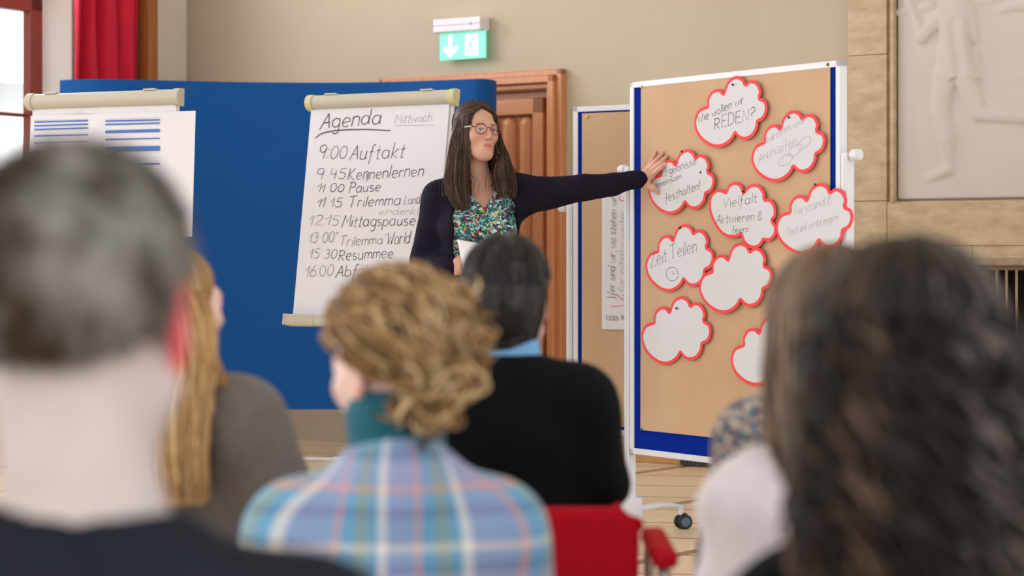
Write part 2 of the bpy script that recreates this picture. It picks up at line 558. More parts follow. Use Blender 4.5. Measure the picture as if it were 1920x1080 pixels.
        for ax in range(3):
            s0 = [slice(None)] * 3; s1 = [slice(None)] * 3
            s0[ax] = slice(0, -1); s1[ax] = slice(1, None)
            A, B = ins[tuple(s0)], ins[tuple(s1)]
            u, v = (ax + 1) % 3, (ax + 2) % 3
            for flip, M in ((False, A & ~B), (True, ~A & B)):
                e = np.argwhere(M)
                e = e[(e[:, u] > 0) & (e[:, v] > 0) & (e[:, u] < n[u] - 1) & (e[:, v] < n[v] - 1)]
                if not len(e): continue
                q = []
                for du, dv in ((-1, -1), (0, -1), (0, 0), (-1, 0)):
                    g = e.copy(); g[:, u] += du; g[:, v] += dv
                    q.append(vid[g[:, 0], g[:, 1], g[:, 2]])
                q = np.stack(q, 1)
                quads.append(q[:, ::-1] if flip else q)
        Q = np.concatenate(quads)
        Q = Q[(Q >= 0).all(1)]
        if biggest: V, Q = keep_big(V, Q)
        return V, Q

def keep_big(V, Q):
    lab = np.arange(len(V))
    e = np.concatenate([Q[:, [0, 1]], Q[:, [1, 2]], Q[:, [2, 3]]])
    for _ in range(400):
        m = np.minimum(lab[e[:, 0]], lab[e[:, 1]])
        old = lab.copy()
        np.minimum.at(lab, e[:, 0], m); np.minimum.at(lab, e[:, 1], m)
        lab = lab[lab]
        if (lab == old).all(): break
    u, c = np.unique(lab, return_counts=True)
    keep = lab == u[c.argmax()]
    new = np.cumsum(keep) - 1
    return V[keep], new[Q[keep[Q].all(1)]]

def vnormals(V, Q):
    n = np.cross(V[Q[:, 2]] - V[Q[:, 0]], V[Q[:, 3]] - V[Q[:, 1]])
    N = np.zeros_like(V)
    for k in range(4): np.add.at(N, Q[:, k], n)
    return N / (np.linalg.norm(N, axis=1, keepdims=True) + 1e-9)

def relax(V, Q, it=1, w=0.5):
    E = np.concatenate([Q[:, [0, 1]], Q[:, [1, 2]], Q[:, [2, 3]], Q[:, [3, 0]]])
    for _ in range(it):
        A = np.zeros_like(V); C = np.zeros((len(V), 1), V.dtype)
        np.add.at(A, E[:, 0], V[E[:, 1]]); np.add.at(C, E[:, 0], 1)
        np.add.at(A, E[:, 1], V[E[:, 0]]); np.add.at(C, E[:, 1], 1)
        V = V * (1 - w) + w * A / np.maximum(C, 1)
    return V

def rotz(a):
    c, s = math.cos(a), math.sin(a)
    return np.array([[c, -s, 0], [s, c, 0], [0, 0, 1]], np.float32)
def rotx(a):
    c, s = math.cos(a), math.sin(a)
    return np.array([[1, 0, 0], [0, c, -s], [0, s, c]], np.float32)
def roty(a):
    c, s = math.cos(a), math.sin(a)
    return np.array([[c, 0, s], [0, 1, 0], [-s, 0, c]], np.float32)
# ================================================================ the hall
M_wall = mat('warm_plaster', rgb(190, 173, 149), 0.9, c2=rgb(194, 178, 154), vs=1.3, bump=0.05, bs=140)
M_ceil = mat('white_ceiling', rgb(238, 236, 232), 0.9)
M_stone = mat('travertine', rgb(182, 156, 118), 0.7, c2=rgb(210, 187, 154), vs=8.0, detail=8, bump=0.15, bs=30, stretch=(1, 1, 2.2))
M_relief = mat('pale_relief_stone', rgb(208, 197, 186), 0.85, var=0.03, vs=4, bump=0.04, bs=80)
M_wood = mat('reddish_door_wood', rgb(198, 126, 78), 0.42, c2=rgb(212, 146, 98), vs=5, detail=6, stretch=(14, 14, 0.7), coat=0.1)
M_trimwood = mat('orange_brown_wood', rgb(150, 84, 34), 0.5, c2=rgb(172, 104, 46), vs=6, stretch=(12, 12, 0.8))
M_winwood = mat('red_brown_window_wood', rgb(140, 62, 48), 0.5, var=0.08, vs=6)
M_curtain = mat('crimson_velvet', rgb(206, 0, 48), 0.8, var=0.08, vs=14, sheen=0.08)
M_base = mat('tan_baseboard', rgb(188, 138, 84), 0.5, var=0.08, vs=9)
M_facade = mat('pale_facade', rgb(232, 230, 226), 0.9, var=0.04, vs=0.8)
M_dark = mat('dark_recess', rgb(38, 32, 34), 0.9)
M_brass = mat('pale_metal_bar', rgb(190, 165, 130), 0.4, metal=0.6)

def floor_mat():
    nt = NT('inlaid_parquet')
    tc = nt.n('ShaderNodeTexCoord')
    sx = nt.n('ShaderNodeSeparateXYZ'); nt.l(tc.outputs['Object'], sx.inputs['Vector'])
    def line(dirx, diry, pitch, wid, off):
        # distance along (dirx, diry), repeated
        a = nt.n('ShaderNodeMath', operation='MULTIPLY'); nt.l(sx.outputs['X'], a.inputs[0]); a.inputs[1].default_value = dirx / pitch
        b = nt.n('ShaderNodeMath', operation='MULTIPLY_ADD'); nt.l(sx.outputs['Y'], b.inputs[0]); b.inputs[1].default_value = diry / pitch; nt.l(a.outputs[0], b.inputs[2])
        c = nt.n('ShaderNodeMath', operation='ADD'); nt.l(b.outputs[0], c.inputs[0]); c.inputs[1].default_value = off
        d = nt.n('ShaderNodeMath', operation='FRACT'); nt.l(c.outputs[0], d.inputs[0])
        e = nt.n('ShaderNodeMath', operation='LESS_THAN'); nt.l(d.outputs[0], e.inputs[0]); e.inputs[1].default_value = wid / pitch
        return e
    # families of dark inlay strips
    n1 = (math.cos(math.radians(140)), math.sin(math.radians(140)))
    n2 = (math.cos(math.radians(82)), math.sin(math.radians(82)))
    L1 = line(n1[0], n1[1], 0.92, 0.065, 0.2)
    L2 = line(n2[0], n2[1], 0.46, 0.022, 0.35)
    mx = nt.n('ShaderNodeMath', operation='MAXIMUM'); nt.l(L1.outputs[0], mx.inputs[0]); nt.l(L2.outputs[0], mx.inputs[1])
    mp = nt.n('ShaderNodeMapping'); mp.inputs['Rotation'].default_value = (0, 0, -0.15); mp.inputs['Scale'].default_value = (0.8, 9, 1)
    nt.l(tc.outputs['Object'], mp.inputs['Vector'])
    nz = nt.n('ShaderNodeTexNoise', Scale=2.0, Detail=4.0); nt.l(mp.outputs['Vector'], nz.inputs['Vector'])
    r = ramp(nt, [(0.3, rgb(222, 194, 156)), (0.7, rgb(236, 212, 178))]); nt.l(nz.outputs['Fac'], r.inputs['Fac'])
    mm = nt.n('ShaderNodeMix', data_type='RGBA')
    nt.l(mx.outputs[0], mm.inputs[0]); nt.l(r.outputs['Color'], mm.inputs[6]); mm.inputs[7].default_value = rgb(150, 116, 84)
    nt.l(mm.outputs[2], nt.b.inputs['Base Color'])
    nt.b.inputs['Roughness'].default_value = 0.32
    return nt.m
M_floor = floor_mat()

BW = Plane((0, WALL_Y0, 0), EU, EZ)       # back wall: u along it, v = height
LW = Plane(CORNER, -EN, EZ)               # window wall: u = minus the distance from the corner
H_ROOM = 4.6

def struct(o): o['kind'] = 'structure'; return o

# floor
mb = MB(); mb.box((-9.5, -2.5, -0.06), (7.5, 14.5, 0))
struct(mb.build('floor', M_floor))
mb = MB(); mb.box((-9.5, -2.5, H_ROOM), (7.5, 14.5, H_ROOM + 0.1))
struct(mb.build('ceiling', M_ceil))

# back wall with a door recess and the fireplace opening behind the grille
FX0, FX1, FZ = 2.76, 4.3, 1.085
mb = MB()
for lo, hi in (((-2.8, -0.0, 0), (-0.82, 0.35, H_ROOM)), ((-0.82, 0, 2.10), (0.27, 0.35, H_ROOM)), ((0.27, 0, 0), (FX0, 0.35, H_ROOM)),
               ((FX0, 0, FZ), (FX1, 0.35, H_ROOM)), ((FX1, 0, 0), (6.5, 0.35, H_ROOM))):
    mb.box(lo, hi)
o = mb.build('wall_back', M_wall); o.matrix_world = BW.M; struct(o)

# window wall
WIN = [(1.0, 2.7), (3.1, 4.7), (5.8, 7.4), (8.5, 10.1)]
WZ0, WZ1, WD = 0.85, 3.9, 0.34
mb = MB(); prev = 0.0
for a, b in WIN:
    mb.box((-a, 0, 0), (-prev, WD, H_ROOM))
    mb.box((-b, 0, 0), (-a, WD, WZ0)); mb.box((-b, 0, WZ1), (-a, WD, H_ROOM))
    prev = b
mb.box((-11.5, 0, 0), (-prev, WD, H_ROOM))
M_wallwhite = mat('white_window_plaster', rgb(228, 214, 196), 0.9, var=0.02, vs=2)
o = mb.build('wall_left', M_wallwhite); o.matrix_world = LW.M; struct(o)

nt = NT('window_glass')
g = nt.n('ShaderNodeBsdfTransparent'); gl = nt.n('ShaderNodeBsdfGlossy'); gl.inputs['Roughness'].default_value = 0.02
mxs = nt.n('ShaderNodeMixShader'); mxs.inputs[0].default_value = 0.05
nt.l(g.outputs[0], mxs.inputs[1]); nt.l(gl.outputs[0], mxs.inputs[2])
nt.l(mxs.outputs[0], nt.t.nodes['Material Output'].inputs['Surface'])
M_glass = nt.m
root = None
for wi, (a, b) in enumerate(WIN[:1]):
    mb = MB()
    y0, y1 = 0.245, 0.315
    for lo, hi in (((-a - 0.10, y0, WZ0), (-a, y1, WZ1)), ((-b, y0, WZ0), (-b + 0.10, y1, WZ1)), ((-b, y0, WZ0), (-a, y1, WZ0 + 0.1)),
                   ((-b, y0, WZ1 - 0.1), (-a, y1, WZ1)), ((-b, y0, 2.60), (-a, y1, 2.74)), ((-(a + b) / 2 - 0.07, y0, WZ0), (-(a + b) / 2 + 0.07, y1, WZ1))):
        mb.box(lo, hi, 0.008)
    root = mb.build('window_1', M_winwood); root.matrix_world = LW.M; struct(root)
    mb = MB(); mb.box((-b + 0.08, 0.28, 1.965), (-a - 0.08, 0.295, 1.985)); mb.build('glazing_bar', M_winwood, root)
    mb = MB()
    mb.box((-b + 0.08, 0.284, WZ0 + 0.08), (-a - 0.08, 0.289, WZ1 - 0.08)); mb.build('pane', M_glass, root)

M_reveal = mat('white_reveal_paint', rgb(238, 236, 232), 0.8)
mb = MB(); mb.box((-1.008, -0.002, WZ0), (-1.0, 0.245, WZ1)); mb.box((-2.7, -0.002, WZ0), (-2.692, 0.245, WZ1))
o = mb.build('trim_4', M_reveal); o.matrix_world = LW.M; struct(o)

# pale building across the street
mb = MB()
mb.box((-14, 7.0, -4), (10, 7.6, 9), 0)
for k in range(10):
    x = -13 + k * 2.4
    mb.box((x, 6.8, -4), (x + 0.7, 7.0, 9))
for z in (0.4, 2.9, 5.4): mb.box((-14, 6.72, z), (10, 7.0, z + 0.25))
o = mb.build('facade', M_facade); o.matrix_world = LW.M
tag(o, 'pale stone building front seen through the window', 'building')
o.name = 'stone_building'

# curtain: gathered folds
def curtain():
    n, m = 90, 30
    V = []; 
    for j in range(m + 1):
        z = 0.04 + (3.95 - 0.04) * j / m
        for i in range(n + 1):
            t = i / n
            s = 0.57 + 0.575 * t
            y = -0.13 + 0.045 * math.sin(t * 24 + 0.5 * math.sin(z * 1.3)) + 0.012 * math.sin(t * 53 + z) + 0.01 * math.sin(z * 3 + t * 9)
            V.append((-s, y, z))
    Fc = [(j * (n + 1) + i, j * (n + 1) + i + 1, (j + 1) * (n + 1) + i + 1, (j + 1) * (n + 1) + i) for j in range(m) for i in range(n)]
    o = np_mesh('curtain', V, Fc, M_curtain)
    md = o.modifiers.new('thickness', 'SOLIDIFY'); md.thickness = 0.008
    o.matrix_world = LW.M
    return tag(o, 'crimson velvet curtain hanging in folds beside the window', 'curtain')
curtain()
mb = MB()
mb.box((-0.55, -0.20, 0), (-0.47, 0.0, 3.95), 0.012); mb.box((-0.475, -0.155, 0), (-0.44, 0.0, 3.95), 0.01); mb.box((-0.43, -0.03, 0), (-0.40, 0.0, 3.95), 0.006)
o = mb.build('trim_1', M_trimwood); o.matrix_world = LW.M; struct(o)

# door in a wooden casing
mb = MB()
ZT = 2.179
for k, (off, dep) in enumerate(((0.0, 0.055), (0.035, 0.085), (0.075, 0.045))):
    a, b, t = -0.915 + off, 0.366 - off, ZT - off
    w_ = (0.035, 0.04, 0.03)[k]
    mb.box((a, -dep, 0), (a + w_, 0.02, t), 0.006); mb.box((b - w_, -dep, 0), (b, 0.02, t), 0.006); mb.box((a, -dep, t - w_), (b, 0.02, t), 0.006)
a, b, t = -0.83, 0.28, 2.10
mb.box((a, -0.02, 0), (a + 0.03, 0.2, t)); mb.box((b - 0.03, -0.02, 0), (b, 0.2, t)); mb.box((a, -0.02, t - 0.03), (b, 0.2, t))
door = mb.build('door_1', M_wood); door.matrix_world = BW.M; struct(door)
mb = MB()
mb.box((-0.80, 0.05, 0.01), (0.25, 0.09, 2.07))
mb.box((-0.76, 0.0, 0.01), (0.21, 0.05, 0.25), 0.008); mb.box((-0.76, 0.0, 1.935), (0.21, 0.05, 2.03), 0.008)
mb.box((-0.76, 0.0, 0.01), (-0.64, 0.05, 2.03), 0.008); mb.box((0.135, 0.0, 0.01), (0.21, 0.05, 2.03), 0.008)
mb.build('door_leaf', M_wood, door)
mb = MB()
for k in range(6):
    u = 0.075 - 0.118 * k
    n = 14; r = 0.047; zt = 1.885
    pro = [(r * math.cos(q), r * math.sin(q)) for q in np.linspace(0, PI, n)]
    V = []; Fc = []
    for (x, y) in pro: V.append((u + x, 0.05 - y * 0.9, 0.28))
    for (x, y) in pro: V.append((u + x, 0.05 - y * 0.9, zt))
    for i in range(n - 1): Fc.append((i, i + 1, n + i + 1, n + i))
    mb.raw(V, Fc)
    for j in range(1, 9):                       # rounded head of the reed
        pass
    mb.lathe([(0.001, 0.0), (r * 0.6, 0.0), (r, 0.0)] if False else [(r * math.cos(q) + 1e-4, r * math.sin(q)) for q in np.linspace(0, PI / 2, 7)],
             Matrix.Translation((u, 0.05, zt)) @ Matrix.Diagonal((1, 0.9, 1, 1)), 28)
mb.build('reeded_panel', M_wood, door, smooth=True)
mb = MB(); mb.cyl((-0.70, 0.0, 1.05), (-0.70, -0.05, 1.05), 0.011); mb.tube([(-0.70, -0.05, 1.05), (-0.66, -0.055, 1.05), (-0.58, -0.055, 1.045)], [0.011, 0.011, 0.009])
mb.build('door_handle', M_brass, door, smooth=True)

mb = MB(); mb.box((0.368, -0.022, 0), (2.085, 0, 0.10), 0.006)
o = mb.build('baseboard_back', M_base); o.matrix_world = BW.M; struct(o)
mb = MB(); mb.box((1.12, -0.055, 0.004), (1.75, -0.024, 0.034))
for k in range(24): mb.box((1.13 + k * 0.026, -0.06, 0.008), (1.137 + k * 0.026, -0.055, 0.030))
o = mb.build('vent_grille', mat('vent_dark_metal', rgb(62, 54, 46), 0.6, var=0.2, vs=60)); o.matrix_world = BW.M
tag(o, 'dark slotted vent grille low on the baseboard under the pinboard', 'vent')

# stone surround right of the pinboard: blocks with joints
mb = MB()
def block(u0, u1, z0, z1, d): mb.box((u0 + 0.0012, -d, z0 + 0.0012), (u1 - 0.0012, 0.0, z1 - 0.0012), 0.003)
u0, u1 = 2.096, 2.345
JZ = [0, 0.5, 0.96, 1.41, 2.155, 3.2, H_ROOM]
for a, b in zip(JZ, JZ[1:]): block(u0, u1 - 0.035, a, b, 0.05)
mb.box((u1 - 0.035, -0.035, 1.40), (u1 - 0.012, 0, 3.6), 0.004); mb.box((u1 - 0.012, -0.06, 1.40), (u1 + 0.004, 0, 3.6), 0.004)
for a, b, c, d in ((u0, 2.76, 0, 1.40), (2.76, 4.3, 1.085, 1.40), (4.3, 5.6, 0, 1.40)): mb.box((a, -0.012, c), (b, 0.0, d))
for a, b in ((u1 - 0.035, 3.05), (3.05, 3.9), (3.9, 4.8)): block(a, b, 1.18, 1.405, 0.05)
for a, b in ((u1 - 0.035, 2.76), (4.3, 4.8)):
    for c, d in ((0, 0.5), (0.5, 1.0), (1.0, 1.18)): block(a, b, c, d, 0.05)
for a, b in ((2.76, 3.6), (3.6, 4.3)): block(a, b, 1.115, 1.18, 0.05)
for a, b in ((4.55, 4.8),):
    for c, d in ((1.41, 2.155), (2.155, 3.2), (3.2, H_ROOM)): block(a, b, c, d, 0.05)
o = mb.build('trim_2', M_stone); o.matrix_world = BW.M; struct(o)
mb = MB(); mb.box((2.72, -0.085, 1.082), (4.34, -0.045, 1.116), 0.008)
o = mb.build('stone_ledge', mat('grey_brown_marble', rgb(150, 130, 108), 0.5, c2=rgb(178, 160, 138), vs=16, detail=8)); o.matrix_world = BW.M
tag(o, 'narrow grey-brown stone ledge above the barred opening', 'ledge')
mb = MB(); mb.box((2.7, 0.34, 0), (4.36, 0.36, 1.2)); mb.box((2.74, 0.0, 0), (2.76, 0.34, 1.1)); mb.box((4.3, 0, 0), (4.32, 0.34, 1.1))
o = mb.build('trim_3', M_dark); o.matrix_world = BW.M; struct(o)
root = thing('radiator_grille', 'upright pale metal bars in front of the dark opening under the stone ledge', 'grille', BW.M @ Matrix.Translation((2.78, 0.02, 0.0)))
for k in range(30):
    mb = MB(); x = 0.03 + k * 0.051
    mb.box((x - 0.006, -0.006, 0.03), (x + 0.006, 0.006, 1.075), 0.003); mb.build('bar', M_brass, root)
for z0, z1 in ((0.0, 0.03), (1.06, 1.08)):
    mb = MB(); mb.box((0, -0.008, z0), (1.5, 0.012, z1)); mb.build('rail', M_brass, root)

# carved relief: a piper striding to the left
def relief():
    def q(x, y, d=0.0):
        u, v = BW.uv(1560 + x / 2.0, y / 2.0)
        return (u, d, v)
    S = SDF((2.30, -0.12, 1.36), (4.62, 0.04, 3.3), 0.009)
    S.d[:] = np.minimum(S.d, 1)
    X, Y, Z = [S.lo[i] + S.h * np.arange(S.n[i], dtype=np.float32) for i in range(3)]
    slab = np.maximum(np.maximum(np.abs(X - 3.46) - 1.105, -0.02)[:, None, None], np.maximum((np.abs(Y - 0.005) - 0.028)[None, :, None], (np.abs(Z - 2.32) - 0.905)[None, None, :]))
    S.d = np.minimum(S.d, slab.astype(np.float32) + np.zeros_like(S.d))
    kw = dict(k=0.008, sq=0.62)
    def limb(pts, rad):
        S.chain([q(p[0], p[1], -0.022) for p in pts], rad, **kw)
    qz = [q(x, y)[2] for x, y in ((395, 300), (400, 250), (412, 150), (410, 20), (420, -40))]
    ql = [q(x, y)[0] for x, y in ((393, 300), (402, 250), (414, 150), (408, 20), (425, -40))]
    qr = [q(x, y)[0] for x, y in ((565, 300), (548, 250), (522, 150), (532, 20), (500, -40))]
    sl = S._sub((2.3, -0.12, 1.36), (4.6, 0.04, 3.3), 0)
    _, X3, Y3, Z3 = sl
    lft, rgt = np.interp(Z3, qz, ql), np.interp(Z3, qz, qr)
    m = (lft + rgt) / 2; hw = (rgt - lft) / 2
    tun = np.maximum(np.maximum(np.abs(X3 - m) - hw, np.maximum(-0.038 - 0.024 * np.sqrt(np.clip(1 - ((X3 - m) / hw) ** 2, 0, 1)) - Y3 + 0.006 * np.sin((X3 - m) * 70 + Z3 * 6) * (Z3 < qz[2] + 0.1), Y3 - 0.0)), np.maximum(qz[0] + 0.01 * np.sin(X3 * 40) - Z3, Z3 - qz[-1]))
    S._comb(sl[0], tun.astype(np.float32), 0.012, 'add')
    S.ell(q(335, -60), (0.085, 0.05, 0.10), k=0.012); limb([(400, -10), (360, -40)], [0.05, 0.045])
    limb([(440, 40), (345, 140), (300, 25)], [0.044, 0.036, 0.024])               # near arm
    limb([(300, 25), (295, 5)], [0.032, 0.03])
    limb([(248, 48), (420, 20), (640, 0)], [0.014, 0.016, 0.014])                # the pipe
    limb([(520, 40), (545, 150), (520, 90)], [0.04, 0.022, 0.03])                # fluttering sleeve
    limb([(545, 200), (558, 262)], [0.03, 0.015])
    limb([(435, 285), (415, 420), (440, 520), (445, 620)], [0.062, 0.046, 0.044, 0.024])   # standing leg
    limb([(445, 635), (375, 668)], [0.034, 0.022])
    limb([(505, 290), (560, 425), (720, 440), (790, 400)], [0.060, 0.044, 0.034, 0.022])    # lifted leg
    limb([(790, 400), (830, 350)], [0.03, 0.02])
    limb([(640, 38), (720, 15), (860, 20)], [0.02, 0.035, 0.045])                # hand of the next figure
    limb([(1000, -60), (1010, 180), (1000, 290)], [0.10, 0.11, 0.13]); limb([(860, 20), (980, 30)], [0.045, 0.05])
    limb([(980, 300), (960, 430), (990, 620), (930, 660)], [0.075, 0.055, 0.035, 0.022]); limb([(1040, 300), (1080, 430), (1110, 620), (1060, 660)], [0.075, 0.055, 0.035, 0.022])
    S.ell(q(1000, -150), (0.085, 0.05, 0.10), k=0.012)
    limb([(690, 292), (740, 285)], [0.008, 0.014])
    V, Q = S.mesh()
    o = np_mesh('wall_relief', V, Q, M_relief)
    o.matrix_world = BW.M
    return tag(o, 'pale carved stone relief of a striding pipe player in a tunic', 'relief')
relief()

# exit sign
M_white_pl = mat('white_plastic', rgb(226, 220, 222), 0.45)
root = thing('exit_sign', 'lit green escape sign with white down arrow and door, above the wooden door', 'exit sign', BW.M @ Matrix.Translation((-0.486, 0, 2.266)))
mb = MB(); mb.box((0, -0.10, 0.158), (0.335, -0.0, 0.238), 0.008, 3); mb.build('housing', M_white_pl, root)
mb = MB(); mb.box((-0.002, -0.1012, 0.196), (0.337, -0.099, 0.199)); mb.box((0.26, -0.1015, 0.19), (0.275, -0.0995, 0.205)); mb.build('housing_seam', mat('grey_seam', rgb(165, 160, 165), 0.6), root)
def emit(name, c, s):
    nt = NT(name); nt.b.inputs['Base Color'].default_value = c
    nt.b.inputs['Emission Color'].default_value = c; nt.b.inputs['Emission Strength'].default_value = s
    nt.b.inputs['Roughness'].default_value = 0.3
    return nt.m
M_green = emit('lit_green_panel', rgb(112, 216, 176), 0.55)
M_lit = emit('lit_white_pictogram', rgb(225, 248, 240), 0.62)
mb = MB(); mb.box((0.022, -0.062, 0.0), (0.345, -0.048, 0.16), 0.003); mb.build('lit_panel', M_green, root)
mb = MB()
mb.prism([(0.085, 0.145), (0.115, 0.145), (0.115, 0.055), (0.135, 0.08), (0.152, 0.08), (0.152, 0.06), (0.10, 0.012), (0.048, 0.06), (0.048, 0.08), (0.065, 0.08), (0.085, 0.055)], -0.0645, -0.0615)
mb.box((0.205, -0.0645, 0.018), (0.295, -0.0615, 0.142)); mb.build('pictogram', M_lit, root)
mb = MB()
mb.lathe([(0.001, -0.001), (0.0095, -0.001), (0.0095, 0.001), (0.001, 0.001)], Matrix.Translation((0.262, -0.0655, 0.112)) @ Matrix.Rotation(PI / 2, 4, 'X'), 16)
for pts, r in (([(0.255, 0.098), (0.243, 0.07)], 0.009), ([(0.243, 0.07), (0.258, 0.05), (0.25, 0.028)], 0.006), ([(0.243, 0.07), (0.232, 0.048), (0.215, 0.044)], 0.006), ([(0.257, 0.095), (0.272, 0.08), (0.283, 0.086)], 0.0045), ([(0.252, 0.095), (0.235, 0.09), (0.228, 0.075)], 0.0045)):
    mb.tube([(a, -0.0655, b) for a, b in pts], r, 8, flat=0.3)
mb.build('running_figure', M_green, root)
# ================================================================ boards, flip charts, cards and their writing
M_alu = mat('white_frame', rgb(222, 222, 226), 0.38)
M_felt = mat('royal_blue_felt', rgb(0, 38, 140), 0.95, var=0.1, vs=40, spec=0.1)
M_kraft = mat('brown_kraft_paper', rgb(193, 157, 121), 0.8, c2=rgb(201, 167, 132), vs=2.5, detail=5, bump=0.1, bs=9)
M_paper = mat('white_paper', rgb(226, 223, 227), 0.85, var=0.008, vs=3)
M_card = mat('white_card', rgb(210, 210, 213), 0.85)
M_red = mat('coral_red_card', rgb(238, 70, 72), 0.8)
M_black_rub = mat('black_caster_rubber', rgb(26, 30, 34), 0.45)
M_hub = mat('grey_blue_hub', rgb(86, 104, 116), 0.4)
M_ink = mat('dark_marker', rgb(82, 72, 74), 0.8)
M_ink_soft = mat('worn_marker', rgb(112, 104, 104), 0.8)
M_ink_faint = mat('faint_marker', rgb(180, 173, 174), 0.8)
M_ink_red = mat('red_marker', rgb(226, 74, 78), 0.8)
M_pin_black = mat('black_pin', rgb(22, 22, 24), 0.4)
M_pin_yellow = mat('yellow_pin', rgb(226, 186, 30), 0.4)
M_pin_green = mat('green_pin', rgb(20, 110, 80), 0.4)

# ---- curved blue display wall
def display_wall():
    M_blue = mat('blue_display_fabric', rgb(4, 74, 140), 0.7, var=0.03, vs=2.0, spec=0.2)
    root = thing('display_wall', 'tall curved blue display wall behind the two flip charts', 'display wall', Vector((-0.9, 11.1, 0)))
    prof = [(112, 11.02), (122, 10.99), (150, 10.96), (200, 10.95), (300, 11.02), (450, 11.13), (600, 11.17), (720, 11.13), (820, 11.02), (880, 10.94), (903, 10.93), (920, 10.97), (929, 11.05), (931, 11.17)]
    pts = [Vector(((x - 960) / F * y, y, 0)) for x, y in prof]
    sm = []
    for i in range(len(pts) - 1):                                  # Catmull-Rom
        p0, p1, p2, p3 = pts[max(i - 1, 0)], pts[i], pts[i + 1], pts[min(i + 2, len(pts) - 1)]
        for k in range(6):
            t = k / 6
            sm.append(0.5 * ((2 * p1) + (p2 - p0) * t + (2 * p0 - 5 * p1 + 4 * p2 - p3) * t * t + (3 * p1 - p0 - 3 * p2 + p3) * t ** 3))
    sm.append(pts[-1])
    n = len(sm); V = []; Fc = []
    zs = [0.285, 0.6, 1.2, 1.8, 2.085]
    o0 = root.location
    for th in (0, 0.02):
        for z in zs:
            for i, p in enumerate(sm):
                t = (sm[min(i + 1, n - 1)] - sm[max(i - 1, 0)]).normalized()
                V.append(p + Vector((-t.y, t.x, 0)) * th + Vector((0, 0, z)) - Vector((o0.x, o0.y, 0)))
    m = len(zs)
    for s in (0, 1):
        b = s * m * n
        for j in range(m - 1):
            for i in range(n - 1): Fc.append((b + j * n + i, b + j * n + i + 1, b + (j + 1) * n + i + 1, b + (j + 1) * n + i))
    for j in (0, m - 1):
        for i in range(n - 1): Fc.append((j * n + i, j * n + i + 1, m * n + j * n + i + 1, m * n + j * n + i))
    for i in (0, n - 1):
        for j in range(m - 1): Fc.append((j * n + i, (j + 1) * n + i, m * n + (j + 1) * n + i, m * n + j * n + i))
    mb = MB(); mb.raw(V, Fc); mb.build('panel', M_blue, root, smooth=True)
    M_foot = mat('pale_grey_foot', rgb(214, 206, 196), 0.5)
    for px in (200, 850):
        c = min(sm, key=lambda p: abs(p.x / p.y * F + 960 - px))
        x, y = c.x - o0.x, c.y - o0.y + 0.03
        mb = MB(); mb.box((x - 0.2, y - 0.16, 0), (x + 0.2, y + 0.2, 0.018), 0.005); mb.box((x - 0.02, y - 0.005, 0.018), (x + 0.02, y + 0.03, 0.9), 0.004)
        mb.build('foot', M_foot, root)
    mb = MB(); mb.tube([p - Vector((o0.x, o0.y, -0.009)) for p in sm[18:-18]], 0.012, 8); mb.build('floor_rail', M_foot, root, True)
display_wall()

